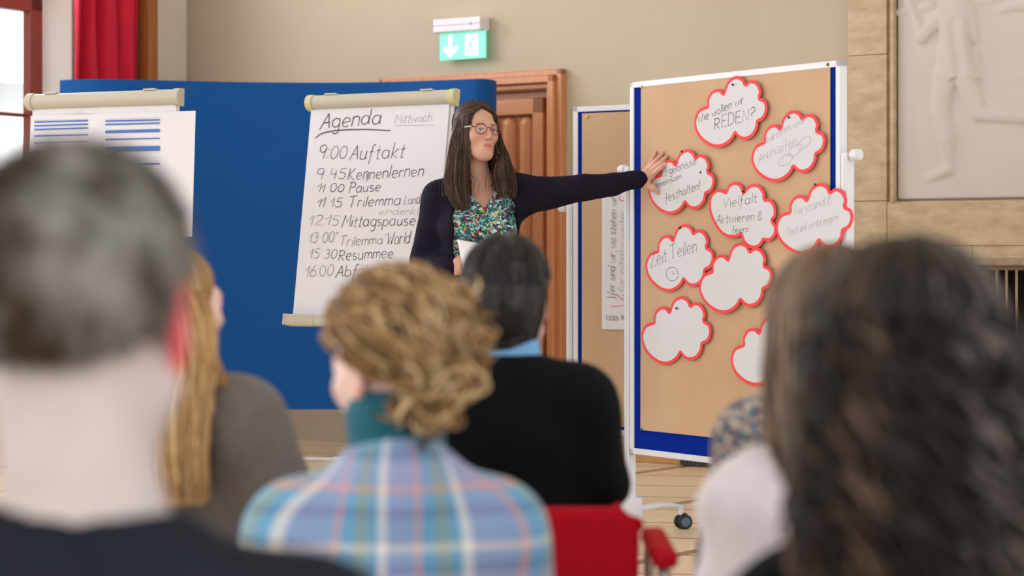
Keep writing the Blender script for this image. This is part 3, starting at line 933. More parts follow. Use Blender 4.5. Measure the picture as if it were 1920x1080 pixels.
# ---- flip charts
M_cream = mat('cream_grey_plastic', rgb(190, 183, 164), 0.5)
M_cream_cap = mat('yellowed_end_cap', rgb(206, 198, 148), 0.5)
M_whiteb = mat('white_enamel_board', rgb(222, 218, 218), 0.3)
M_steel = mat('grey_steel_leg', rgb(150, 150, 152), 0.4, metal=0.6)
def flipchart(label, yaw, lean, px_left, px_right, py_top_left, Yc, W=0.74, H=1.02, cap=None, cat='flip chart'):
    c, s = math.cos(yaw), math.sin(yaw)
    eu = Vector((c, -s, 0))
    away = Vector((s, c, 0))
    ev = (EZ * math.cos(lean) + away * math.sin(lean)).normalized()
    p = P(px_left, py_top_left, Yc)
    top = p                                # upper left corner of the roller
    o = top - ev * H
    pl = Plane(o, eu, ev)
    root = thing('flip_chart', label, cat, Matrix.Translation((o + eu * W / 2).xy.to_3d()))
    Mi = root.matrix_world.inverted() @ pl.M
    def put(mb, name, m, smooth=False, lab=None):
        ob = mb.build(name, m, root, smooth)
        ob.matrix_local = Mi
        if lab: ob['label'] = lab
        return ob
    mb = MB(); mb.box((0.012, 0.0, 0.03), (W - 0.012, 0.014, H - 0.02), 0.004); put(mb, 'board', M_whiteb)
    # clamp bar: a rounded trough
    r = 0.033
    out = [(-r * 1.15 * math.sin(q) , r * math.cos(q)) for q in np.linspace(0, PI, 12)] + [(0.014, -r), (0.014, r)]
    mb = MB(); mb.prism([(a, b + H - r) for a, b in out], 0.02, W - 0.02, ax=0); put(mb, 'clamp_bar', M_cream, True)
    for a, b in ((-0.004, 0.026), (W - 0.026, W + 0.004)):
        mb = MB(); mb.prism([(x * 1.1 + (0 if x < 0.01 else 0.003), y * 1.1 + H - r) for x, y in out], a, b, ax=0); put(mb, 'end_cap', cap or M_cream, True)
    for a in (0.085, W - 0.17):
        mb = MB(); mb.box((a, -0.024, H - 0.004), (a + 0.06, 0.006, H + 0.004), 0.002); put(mb, 'clamp_catch', M_cream)
    # tray
    mb = MB(); mb.box((-0.004, -0.055, 0.0), (W + 0.004, 0.012, 0.008), 0.002); mb.box((-0.004, -0.055, 0.008), (W + 0.004, -0.049, 0.046), 0.002)
    mb.box((0.14, -0.056, 0.0), (0.15, 0.0, 0.046)); mb.box((-0.006, -0.056, 0.0), (0.004, 0.012, 0.048)); mb.box((W - 0.004, -0.056, 0), (W + 0.006, 0.012, 0.048))
    put(mb, 'pen_tray', M_cream)
    # a column on a star foot carries the board
    inv = root.matrix_world.inverted()
    Cc = pl.M @ Vector((W / 2, 0.035, 0.55)); base = pl.M @ Vector((W / 2, 0.035, 0.0))
    e = Vector((base.x, base.y, 0.0)) + away * 0.12
    mb = MB(); mb.tube([inv @ Cc, inv @ (e + EZ * 0.45), inv @ (e + EZ * 0.06)], [0.018, 0.018, 0.024], 14)
    mb.box(inv @ (Cc - Vector((0.05, 0.012, 0.12))), inv @ (Cc + Vector((0.05, 0.012, 0.12))), 0.004); mb.build('column', M_steel, root, True)
    for i in range(5):
        a = i * 2 * PI / 5 + 0.3; d = Vector((math.cos(a), math.sin(a), 0))
        mb = MB(); mb.tube([inv @ (e + EZ * 0.075), inv @ (e + d * 0.2 + EZ * 0.06), inv @ (e + d * 0.32 + EZ * 0.045)], [0.017, 0.014, 0.011], 10); arm = mb.build('foot_arm', M_steel, root, True)
        mb = MB(); c = inv @ (e + d * 0.31 + EZ * 0.022); mb.lathe([(0.006, -0.011), (0.019, -0.011), (0.022, -0.007), (0.022, 0.007), (0.019, 0.011), (0.006, 0.011)], Matrix.Translation(c) @ Matrix.Rotation(a + 0.7, 4, 'Z') @ Matrix.Rotation(PI / 2, 4, 'Y'), 20)
        mb.build('caster', M_black_rub, arm, True)
    return pl, root

agenda, agenda_root = flipchart('white flip chart with the handwritten agenda, behind the presenter', math.radians(28), math.radians(9), 583, 858, 180, 8.92, cap=M_cream_cap)
posters, posters_root = flipchart('white flip chart carrying the printed poster, near the red curtain', math.radians(22), math.radians(3), 57, 340, 177, 8.6)

def paper_sheet(name, pl, u0, v0, u1, v1, d, m, label, cat, curl=0.004, nu=10, nv=12, seed=0, thick=0.0012):
    """a sheet on a board, slightly wavy, d metres in front of it"""
    r = random.Random(seed); a, b = r.uniform(0, 6), r.uniform(0, 6)
    mb = MB(); G = []
    for lay in (0, thick):
        for j in range(nv + 1):
            for i in range(nu + 1):
                u = u0 + (u1 - u0) * i / nu; v = v0 + (v1 - v0) * j / nv
                w_ = curl * (0.5 + 0.5 * math.sin(a + u * 6)) * (0.3 + 0.7 * (1 - j / nv))
                G.append((u, -d - w_ - lay, v))
    n = (nu + 1) * (nv + 1); Fc = []
    for lay in (0, 1):
        for j in range(nv):
            for i in range(nu):
                k = lay * n + j * (nu + 1) + i
                Fc.append((k, k + 1, k + nu + 2, k + nu + 1))
    for j in range(nv):
        for i in (0, nu):
            k = j * (nu + 1) + i; Fc.append((k, k + nu + 1, k + nu + 1 + n, k + n))
    for i in range(nu):
        for j in (0, nv):
            k = j * (nu + 1) + i; Fc.append((k, k + 1, k + 1 + n, k + n))
    mb.raw(G, Fc)
    o = mb.build(name, m, None, True)
    o.matrix_world = pl.M
    tag(o, label, cat)
    return o

pad = paper_sheet('paper_pad', agenda, 0.014, 0.05, 0.712, 0.965, 0.003, M_paper, 'flip chart pad page reading Agenda with the times of the day', 'paper pad', 0.002, thick=0.006)
def write(pl, lines, sheet, name, m, d, wd):
    pl = pl.off(-d)
    for s, x0, y0, x1, y1, hp in lines:
        for w_ in Ink.words(s, pl.uv(x0, y0), pl.uv(x1, y1), pl.vh(x0, y0, hp), wd): w_.build(name, m, sheet, d)
DP = -0.0114
write(agenda, [('Agenda', 601, 241, 713, 231.5, 29)], pad, 'writing', M_ink, DP, 0.0062)
ink = Ink(); ink.stroke([agenda.uv(x, y) for x, y in ((593.7, 260), (602, 253), (613, 249), (632, 245.5), (660, 244), (690, 243.6), (735, 246))], 0.007)
ink.build('underline', M_ink, pad, DP)
write(agenda, [('Mittwoch', 740, 231.5, 808, 227, 16)], pad, 'writing', M_ink_faint, DP, 0.0036)
ink = Ink(); ink.stroke([agenda.uv(743.7, 236.7), agenda.uv(780, 235.6), agenda.uv(816, 235.5)], 0.003); ink.build('underline', M_ink_faint, pad, DP)
write(agenda, [('9:00', 595.6, 298, 648, 297, 24), ('Auftakt', 656, 299.5, 756, 296, 27), ('9 45', 592, 337, 646, 335, 21), ('Kennenlernen', 652, 337, 792, 330, 22),
    ('11 00', 596, 360, 643, 360, 15), ('Pause', 654, 361, 712, 359, 18), ('11 15', 595, 388, 639, 388, 17), ('Trilemma', 652.5, 389, 750, 384, 20),
    ('Mittagspause', 641, 426, 777, 421.7, 21), ('World (', 725, 459, 777, 456, 23), ('Resummee', 634.5, 488, 736, 483, 20), ('Abf', 630, 519, 668, 517, 22)], pad, 'writing', M_ink, DP, 0.0044)
write(agenda, [(':', 584, 357, 587, 357, 11), ('Land-', 757, 384, 791, 381, 18), ('12:15', 580, 423, 633, 423, 19), ('13 00"', 579, 455.5, 631, 453.6, 19),
    ("Trilemma'", 636, 462, 720, 457, 18), ('15 30', 580, 484, 630, 484, 17), ('16:00', 573, 520, 623, 516.7, 21)], pad, 'writing', M_ink_soft, DP, 0.0036)
write(agenda, [('eindenk(', 710, 403, 784, 402, 13), ('ahrt', 670, 517, 712, 514, 20)], pad, 'writing', M_ink_faint, DP, 0.0034)

# printed poster hung over the left flip chart, wider than the board
a = posters.uv(60, 205); b = posters.uv(368.5, 210); c_ = posters.uv(366, 444)
poster = paper_sheet('printed_poster', posters, a[0], c_[1], b[0], posters.uv(355, 208.5)[1], 0.006, M_paper, 'white printed poster with blue table lines hung over a flip chart', 'poster', 0.003, 14, 14, 3, 0.001)
pad2 = paper_sheet('paper_pad', posters, 0.016, 0.06, 0.72, 0.955, 0.001, M_paper, 'blank flip chart pad behind the printed poster', 'paper pad', 0.001, thick=0.003)
M_pblue = mat('printed_blue', rgb(72, 112, 182), 0.7)
M_pline = mat('printed_grey', rgb(172, 168, 176), 0.8)
def bars(lst, name, m):
    mb = MB()
    for x0, y0, x1, y1, th in lst:
        p = posters.uv(x0, y0); q = posters.uv(x1, y1); h = posters.vh(x0, y0, th)
        d = -0.0108
        mb.raw([(p[0], d, p[1] - h / 2), (q[0], d, q[1] - h / 2), (q[0], d, q[1] + h / 2), (p[0], d, p[1] + h / 2)], [(0, 1, 2, 3)])
    return mb.build(name, m, poster, fix=False)
# crop factor of the study view: 3.2727 px per px, origin (40, 150)
def cr(x, y): return (40 + x / 3.2727, 150 + y / 3.2727)
L = []
for y0, y1, t in ((260, 251, 9), (283, 273, 9), (306, 296, 9), (346, 337, 8)):
    L.append(cr(88, y0) + cr(417, y1) + (t / 3.27,))
for y0, y1, t in ((254, 246, 9), (275, 266, 9), (320, 311, 18), (367, 359, 8), (428, 420, 30), (622, 616, 8), (640, 637, 8), (520, 515, 8)):
    L.append(cr(524, y0) + cr(857, y1) + (t / 3.27,))
bars(L, 'table_rule', M_pblue)
bars([cr(88, 389) + cr(412, 380) + (7 / 3.27,), cr(88, 440) + cr(412, 432) + (7 / 3.27,), cr(88, 500) + cr(412, 492) + (9 / 3.27,)], 'table_rule', mat('printed_mauve', rgb(128, 122, 164), 0.8))
L = [cr(275, 211) + cr(440, 208) + (0.7,), cr(88, 250) + cr(417, 241) + (0.5,), cr(524, 242) + cr(857, 234) + (0.5,)]
for k in range(7): L.append(cr(524, 455 + k * 24) + cr(857, 449 + k * 24) + (0.35,))
for k in range(5): L.append(cr(88, 405 + k * 24) + cr(412, 397 + k * 24) + (0.35,))
for k in range(6): L.append(cr(345 + k * 7, 198) + cr(349 + k * 7, 197.8) + (1.2,))
bars(L, 'print_line', M_pline)

# ---- pinboards
def pinboard(label, A, B, z0, z1, post_top, foot, cat='pinboard'):
    A = Vector(A); B = Vector(B); W = (B - A).length
    pl = Plane((A.x, A.y, 0), (B - A), EZ)
    root = thing('pinboard', label, cat, pl.M)
    mb = MB(); mb.box((0.018, -0.012, z0 + 0.018), (W - 0.018, 0.012, z1 - 0.018)); mb.build('felt_panel', M_felt, root)
    mb = MB()
    t = 0.024
    for lo, hi in (((0, -0.018, z0), (t, 0.018, z1)), ((W - t, -0.018, z0), (W, 0.018, z1)), ((0, -0.018, z0), (W, 0.018, z0 + t)), ((0, -0.018, z1 - t), (W, 0.018, z1))):
        mb.box(lo, hi, 0.003)
    mb.build('frame', M_alu, root)
    for sx, x0 in ((-1, -0.034), (1, W + 0.004)):
        zt = post_top[0] if sx < 0 else post_top[1]
        mb = MB(); mb.box((x0, -0.02, 0.075), (x0 + 0.03, 0.02, zt), 0.004); mb.box((x0 + 0.012, -0.0225, 0.09), (x0 + 0.018, -0.0195, zt - 0.01)); post = mb.build('post', M_alu, root)
        xc = x0 + 0.015
        mb = MB(); kx = xc + sx * 0.012
        mb.tube([(kx - sx * 0.03, -0.0, zt - 0.01), (kx + sx * 0.016, -0.0, zt - 0.01)], 0.011, 16)
        mb.tube([(kx + sx * 0.012, 0, zt - 0.01), (kx + sx * 0.016, 0, zt - 0.01), (kx + sx * 0.045, 0, zt - 0.01), (kx + sx * 0.05, 0, zt - 0.01)], [0.014, 0.021, 0.021, 0.015], 20)
        mb.build('knob', M_alu, root, True)
        # foot bar with casters front and back
        mb = MB()
        mb.box((xc - 0.021, -0.05, 0.055), (xc + 0.021, 0.05, 0.15), 0.004)
        for sy in (-1, 1):
            pts = [(xc, sy * y, z) for y, z in ((0.03, 0.10), (0.15, 0.107), (foot - 0.06, 0.105), (foot, 0.096), (foot + 0.012, 0.085))]
            mb.tube(pts, [0.021, 0.019, 0.0145, 0.012, 0.011], 12, flat=0.7)
            mb.tube([(xc, sy * (foot + 0.004), 0.095), (xc, sy * (foot + 0.004), 0.06)], 0.009, 10)
        mb.build('foot_bar', M_alu, root, True)
        for sy in (-1, 1):
            y = sy * (foot + 0.004) + 0.012
            mb = MB()
            for dx in (-0.013, 0.013):
                Mx = Matrix.Translation((xc + dx, y, 0.0305)) @ Matrix.Rotation(math.radians(-24), 4, 'Z') @ Matrix.Translation((0, 0, 0)) @ Matrix.Rotation(PI / 2, 4, 'Y')
                mb.lathe([(0.012, -0.010), (0.026, -0.010), (0.030, -0.006), (0.030, 0.006), (0.026, 0.010), (0.012, 0.010)], Mx, 28)
            mb.box((xc - 0.012, y - 0.016, 0.03), (xc + 0.012, y + 0.016, 0.066), 0.006)
            cs = mb.build('caster', M_black_rub, root, True)
            mb = MB()
            for dx in (-0.013, 0.013):
                Mx = Matrix.Translation((xc + dx, y, 0.0305)) @ Matrix.Rotation(math.radians(-24), 4, 'Z') @ Matrix.Rotation(PI / 2, 4, 'Y')
                mb.lathe([(0.002, -0.0115), (0.019, -0.0105), (0.02, 0.0), (0.019, 0.0105), (0.002, 0.0115)], Mx, 22)
            mb.build('hub', M_hub, cs, True)
    return pl, root, W

fb, fb_root, FW = pinboard('large white framed pinboard in front, covered with red edged cloud cards', (0.490, 8.207, 0), (1.189, 7.263, 0), 0.331, 1.832, (1.49, 1.50), 0.27)
bb, bb_root, BWd = pinboard('second pinboard half hidden behind the one with the cloud cards', (0.283, 9.12, 0), (0.283 + 1.18 * math.cos(math.radians(31)), 9.12 - 1.18 * math.sin(math.radians(31)), 0), 0.335, 1.80, (1.36, 1.36), 0.36)

def kraft(pl, name, q, label, seed):
    (u0, v0), (u1, v1) = q
    return paper_sheet(name, pl, u0, v0, u1, v1, 0.0135, M_kraft, label, 'brown paper', 0.004, 16, 16, seed, 0.001)
fk = fb.off(0.015)
u0 = fk.uv(1202, 480)[0]; u1 = fk.uv(1557, 300)[0]
v0 = fk.uv(1202, 806)[1]; v1 = fk.uv(1202, 162)[1]
kraft(fb, 'kraft_paper', ((u0, v0), (u1, v1)), 'brown paper sheet covering the front pinboard behind the cloud cards', 1)
ub0 = bb.uv(1094, 480)[0]
kraft(bb, 'kraft_paper', ((ub0, bb.uv(1094, 796)[1]), (1.10, bb.uv(1094, 213)[1])), 'brown paper sheet on the second pinboard at the back', 2)

def pin(pl, px, py, m, label, d=0.0, r=0.0045, group=None):
    u, v = pl.uv(px, py)
    mb = MB()
    mb.lathe([(0.0007, -0.012), (0.0007, 0.0), (r * 0.8, 0.0), (r, 0.002), (r, 0.005), (r * 0.7, 0.0075), (0.0005, 0.008)], Matrix.Rotation(PI / 2, 4, 'X'), 12)
    o = mb.build('push_pin', m, None, True)
    o.matrix_world = pl.M @ Matrix.Translation((u, -d, v))
    tag(o, label, 'push pin', group or 'push pins')
    return o
pin(bb.off(0.016), 1101, 219, M_pin_yellow, 'yellow pin at the top corner of the second pinboard', r=0.008)
pin(fb.off(0.016), 1204, 163, M_pin_yellow, 'yellow pin at a top corner of the front brown paper', r=0.006)
pin(fb.off(0.016), 1553, 121, M_pin_green, 'green pin at the top corner of the front brown paper', r=0.006)
pin(fb.off(0.016), 1204, 805, M_pin_green, 'green pin at the bottom corner of the front brown paper', r=0.006)

# ---- cloud cards.  outline of the first card, in its study view (6.35 px per px, origin 1280,120)
LOB = [[(275, 490), (190, 525), (140, 590), (115, 680), (125, 770), (165, 860), (230, 930), (310, 980), (390, 1000), (470, 985), (545, 935), (590, 880), (610, 832)],
       [(610, 832), (650, 880), (700, 905), (760, 900), (820, 865), (865, 800), (885, 740), (888, 692)],
       [(888, 692), (940, 665), (975, 620), (998, 550), (998, 480), (970, 420), (908, 392)],
       [(908, 392), (928, 330), (915, 270), (885, 215), (840, 185), (790, 182), (738, 226)],
       [(738, 226), (710, 165), (650, 130), (600, 135), (540, 175), (500, 240), (472, 336)],
       [(472, 336), (430, 292), (380, 288), (330, 315), (290, 370), (272, 430), (275, 490)]]
def card_shape():
    pts = []
    for lb in LOB:
        q = [fb.uv(1280 + x / 6.35, 120 + y / 6.35) for x, y in lb]
        for i in range(len(q) - 1):
            p0 = q[max(i - 1, 0)]; p1 = q[i]; p2 = q[i + 1]; p3 = q[min(i + 2, len(q) - 1)]
            for k in range(4):
                t = k / 4
                pts.append(tuple(0.5 * (2 * p1[j] + (p2[j] - p0[j]) * t + (2 * p0[j] - 5 * p1[j] + 4 * p2[j] - p3[j]) * t * t + (3 * p1[j] - p0[j] - 3 * p2[j] + p3[j]) * t ** 3) for j in (0, 1)))
    a = np.array(pts)
    return a - (a.max(0) + a.min(0)) / 2
CARD = card_shape()
fc = fb.off(0.029)                        # the faces of the cards stand this far off the felt
def inset(a, d):
    """shrink the outline by d; loops that the offset makes at the notches are cut out"""
    L = np.r_[0, np.cumsum(np.hypot(*(np.roll(a, -1, 0) - a).T))]
    aa = np.vstack([a, a[:1]]); t = np.linspace(0, L[-1], 361)[:-1]
    a = np.stack([np.interp(t, L, aa[:, 0]), np.interp(t, L, aa[:, 1])], 1)
    n = len(a); out = []
    ar = 0.5 * np.sum(a[:, 0] * np.roll(a[:, 1], -1) - a[:, 1] * np.roll(a[:, 0], -1))
    sg = 1.0 if ar > 0 else -1.0
    v = np.roll(a, -1, 0) - a
    for i in range(n):
        t_ = a[(i + 1) % n] - a[i - 1]; t_ = t_ / (np.hypot(*t_) + 1e-9)
        q = a[i] + sg * np.array([-t_[1], t_[0]]) * d
        tt = np.clip(((q - a) * v).sum(1) / ((v * v).sum(1) + 1e-12), 0, 1)
        if np.sqrt(((a + v * tt[:, None] - q) ** 2).sum(1)).min() > d * 0.97: out.append(q)
    def cross(p, q, r, s_):
        o = lambda x, y, z: (y[0] - x[0]) * (z[1] - x[1]) - (y[1] - x[1]) * (z[0] - x[0])
        return o(p, q, r) * o(p, q, s_) < 0 and o(r, s_, p) * o(r, s_, q) < 0
    again = True
    while again:
        again = False; n = len(out)
        for i in range(n):
            for j in range(i + 2, min(i + 40, n - 1)):
                if cross(out[i], out[i + 1], out[j], out[j + 1]):
                    out = out[:i + 1] + out[j + 1:]; again = True; break
            if again: break
    return np.array(out)
CARDS = [
 # bbox x0, x1, y0, y1 in the photo, rotation, label, pin spots, writing lines, ink, pen width
 (1300, 1437, 141, 278, 0, 'red edged cloud card reading Wie wollen wir REDEN?, topmost on the board', [(1375, 159)], [('Wie wollen wir', 1309, 231.5, 1395, 192.6, 15), ('REDEN?', 1339.6, 243.7, 1415.6, 222, 22)], M_ink, 0.0036),
 (1408, 1545, 202, 346, 3, 'red edged cloud card reading zuhören und Anknüpfen with a drawn chain', [(1480, 220)], [('zuhören und', 1437, 268.5, 1508, 230, 13), ('Anknüpfen', 1423, 305.6, 1493, 270, 15)], M_ink_faint, 0.0032),
 (1215.5, 1339.6, 275, 407, -2, 'red edged cloud card reading Ergebnisse gemeinsam festhalten!, touched by the hand', [(1279.5, 284), (1315, 323)], [('Ergebnisse', 1243, 331.5, 1307, 309, 15), ('gemeinsam', 1224, 355.6, 1278.5, 335, 11), ('festhalten!', 1249, 379.6, 1314, 354, 16)], M_ink_soft, 0.0036),
 (1326.5, 1456, 340, 467, -27, 'red edged cloud card reading Vielfalt Aktivieren & feiern', [(1394.5, 359)], [('Vielfalt', 1356, 390.7, 1419, 379.6, 18), ('Aktivieren &', 1343, 420, 1428, 412, 16), ('feiern', 1373, 438, 1403, 435, 12)], M_ink_soft, 0.0036),
 (1454, 1599, 339, 481, 0, 'red edged cloud card reading Verstand & Gefühl einbringen, jutting past the board frame', [(1530, 346)], [('Verstand &', 1488, 405, 1560, 382, 16), ('Gefühl einbringen', 1478.5, 442.6, 1573, 413, 14)], M_ink_faint, 0.0032),
 (1208.6, 1337, 418, 550, 0, 'red edged cloud card reading Zeit Teilen over a drawn clock', [(1276, 427)], [('Zeit Teilen', 1221, 500, 1306, 471, 25)], M_ink_soft, 0.0038),
 (1310, 1448, 455, 588, 2, 'blank red edged cloud card tucked under the Vielfalt card', [], [], None, 0),
 (1201, 1332, 557, 683, 0, 'blank red edged cloud card below the Zeit Teilen card', [(1270, 578)], [], None, 0),
 (1446, 1580, 492, 622, 0, 'blank red edged cloud card mostly hidden behind the long haired heads', [], [], None, 0),
 (1368, 1506, 586, 731, 4, 'blank red edged cloud card lowest on the board, beside the brown hair', [], [], None, 0),
]
CW0 = CARD[:, 0].max() - CARD[:, 0].min(); CH0 = CARD[:, 1].max() - CARD[:, 1].min()
for ci, (x0, x1, y0, y1, rot, label, pins, lines, inkm, pw) in enumerate(CARDS):
    xm, ym = (x0 + x1) / 2, (y0 + y1) / 2
    cu, cv = fc.uv(xm, ym)
    wu = fc.uv(x1, ym)[0] - fc.uv(x0, ym)[0]; hv = fc.uv(xm, y0)[1] - fc.uv(xm, y1)[1]
    # undo the picture-space skew of the bounding box: keep one size of card with a small tolerance
    ku = min(max(wu / CW0, 0.93), 1.07); kv = ku
    a = CARD * np.array([ku, kv])
    c, s = math.cos(math.radians(rot)), math.sin(math.radians(rot))
    a = a @ np.array([[c, s], [-s, c]])
    if rot: a = a - (a.max(0) + a.min(0)) / 2
    root = thing('cloud_card', label, 'cloud card', fb.M @ Matrix.Translation((cu, -0.026 - (0.0035 if ci in (2, 4, 6, 8) else 0.0), cv)), 'red edged cloud cards')
    mb = MB(); mb.prism([tuple(p) for p in a], 0.0, -0.0024); mb.build('red_backing', M_red, root)
    mb = MB(); mb.prism([tuple(p) for p in inset(a, 0.0125)], -0.0024, -0.0032); wh = mb.build('white_face', M_card, root)
    if lines:
        ink = Ink()
        for t, lx0, ly0, lx1, ly1, hp in lines:
            p = np.array(fc.uv(lx0, ly0)) - (cu, cv); q = np.array(fc.uv(lx1, ly1)) - (cu, cv)
            for w_ in Ink.words(t, p, q, fc.vh(lx0, ly0, hp), pw): w_.build('writing', inkm, root, -0.0036)
        if ci == 5:
            o5 = np.array(fc.uv(1260.5, 514)) - (cu, cv)
            ink.stroke([o5 + (0.036 * math.cos(t), 0.027 * math.sin(t)) for t in np.linspace(0.3, 6.9, 26)], 0.003, False)
            ink.stroke([o5 + (0.0, 0.016), o5 + (0.0, 0), o5 + (0.018, 0.003)], 0.003)
        if ci == 1:
            for (ex, ey, ang) in ((1473, 300, 20), (1491, 282, 25), (1508, 268, 30)):
                oo = np.array(fc.uv(ex, ey)) - (cu, cv); A = math.radians(ang)
                R2 = np.array([[math.cos(A), -math.sin(A)], [math.sin(A), math.cos(A)]])
                ink.stroke([oo + R2 @ np.array((0.038 * math.cos(t), 0.017 * math.sin(t))) for t in np.linspace(0, 6.4, 24)], 0.003, False)
        if ink.v: ink.build('drawing', inkm, root, -0.0036)
    short = ' '.join(label.split('reading ')[-1].split(',')[0].split()[:2]) if 'reading' in label else None
    for k, (px, py) in enumerate(pins):
        pin(fc, px, py, M_pin_black, 'black pin %s the cloud card %s' % (('at the top of', 'at the side of')[k], 'reading ' + short if short else 'below the Zeit Teilen card'), d=0.0005, r=0.0042)

# white sheet with writing turned on its side, on the second pinboard
p0 = bb.uv(1133, 500); p1 = bb.uv(1215, 500)
v0 = bb.uv(1135, 617)[1]; v1 = bb.uv(1135, 352)[1]
sh = paper_sheet('paper_sheet', bb, p0[0], v0, p1[0] + 0.05, v1, 0.02, M_paper, 'long white sheet with sideways handwriting on the second pinboard', 'paper sheet', 0.002, 6, 12, 4)
ink = Ink()
a, b = bb.uv(1157, 560), bb.uv(1161, 369)
ink.text('Wer sind wir, wo stehen wir', a, b, 0.035, 0.0034)
ink.build('writing', M_ink_soft, sh, -0.0245); ink = Ink()
c1, c2 = bb.uv(1141, 601), bb.uv(1176, 599)
ink.text('Was is', c1, c2, 0.03, 0.0036)
ink.build('writing', M_ink_soft, sh, -0.0245)
ink = Ink(); ink.text('für initiativ weiter', bb.uv(1175, 548), bb.uv(1176, 395), 0.03, 0.0032); ink.build('writing', M_ink_faint, sh, -0.0245)
for ch, q0, q1, hh in (('Z', (1173, 563), (1173, 552), 0.04), ('C', (1176, 378), (1176, 369), 0.03)):
    ink = Ink(); ink.text(ch, bb.uv(*q0), bb.uv(*q1), hh, 0.004); ink.build('writing', M_ink_red, sh, -0.0245)
ink = Ink(); ink.stroke([bb.uv(1150, 575), bb.uv(1175, 572)], 0.003); ink.build('writing', M_ink_red, sh, -0.0245)
# ================================================================ people: shared anatomy
def V3(a): return np.array(a, np.float32)
def cmb(o, R, p, s=1.0): return V3(o) + s * (V3(R) @ V3(p))
def axes(yaw, tilt=0.0, roll=0.0):
    """columns right, forward, up.  yaw 0 looks along +y (away from the camera), positive turns to the right of the picture"""
    R = rotz(-yaw) @ rotx(tilt) @ roty(roll)
    return R

def head_shape(S, C, R, s=1.0, face=True, ears=True):
    T = lambda x, y, z: cmb(C, R, (x, y, z), s)
    E = lambda c, r, k=0.02, op='add', Q=None: S.ell(T(*c), V3(r) * s, R if Q is None else R @ Q, k * s, op)
    K = lambda a, b, r0, r1=None, k=0.015, op='add': S.cap(T(*a), T(*b), r0 * s, (r0 if r1 is None else r1) * s, k * s, op)
    E((0, -0.014, 0.036), (0.073, 0.093, 0.080), 0.0)
    E((0, 0.026, -0.030), (0.061, 0.064, 0.080), 0.03)
    E((0, 0.066, -0.097), (0.024, 0.020, 0.018), 0.03)
    for q in (-1, 1):
        K((q * 0.053, 0.006, -0.060), (q * 0.018, 0.064, -0.097), 0.019, 0.018, 0.03)
        E((q * 0.038, 0.060, -0.022), (0.025, 0.024, 0.024), 0.025)
        if ears:
            Q = rotz(q * 0.35) @ rotx(-0.15)
            E((q * 0.0765, -0.006, -0.006), (0.0075, 0.019, 0.032), 0.006, Q=Q)
            E((q * 0.0835, 0.000, -0.004), (0.006, 0.010, 0.018), 0.005, 'cut', Q=Q)
            E((q * 0.074, 0.002, -0.034), (0.007, 0.009, 0.010), 0.006)
    if face:
        K((-0.036, 0.076, 0.020), (0.036, 0.076, 0.020), 0.013, None, 0.02)
        for q in (-1, 1):
            E((q * 0.0315, 0.094, 0.003), (0.017, 0.013, 0.0095), 0.010, 'cut')
            E((q * 0.0315, 0.0765, 0.003), (0.0155, 0.0125, 0.0125), 0.004)
            K((q * 0.019, 0.0880, 0.0085), (q * 0.045, 0.0800, 0.0060), 0.0042, 0.0036, 0.006)     # upper lid
            E((q * 0.0315, 0.0900, 0.0018), (0.0125, 0.0085, 0.0043), 0.002, 'cut')          # opening between the lids
        K((0, 0.086, 0.014), (0, 0.106, -0.024), 0.0075, 0.0095, 0.014)
        E((0, 0.1085, -0.029), (0.0105, 0.0105, 0.0095), 0.008)
        for q in (-1, 1):
            E((q * 0.0115, 0.098, -0.032), (0.0075, 0.010, 0.0075), 0.006)
            E((q * 0.006, 0.1045, -0.040), (0.0035, 0.004, 0.003), 0.002, 'cut')
        E((0, 0.080, -0.062), (0.026, 0.018, 0.018), 0.02)
        for q in (-1, 1):
            K((0, 0.0945, -0.0575), (q * 0.0195, 0.0855, -0.0625), 0.0042, 0.0025, 0.005)
            K((0, 0.0940, -0.0680), (q * 0.0185, 0.0855, -0.0640), 0.0050, 0.0025, 0.005)
            K((0, 0.1010, -0.0626), (q * 0.016, 0.0915, -0.0633), 0.0024, 0.0012, 0.002, 'cut')

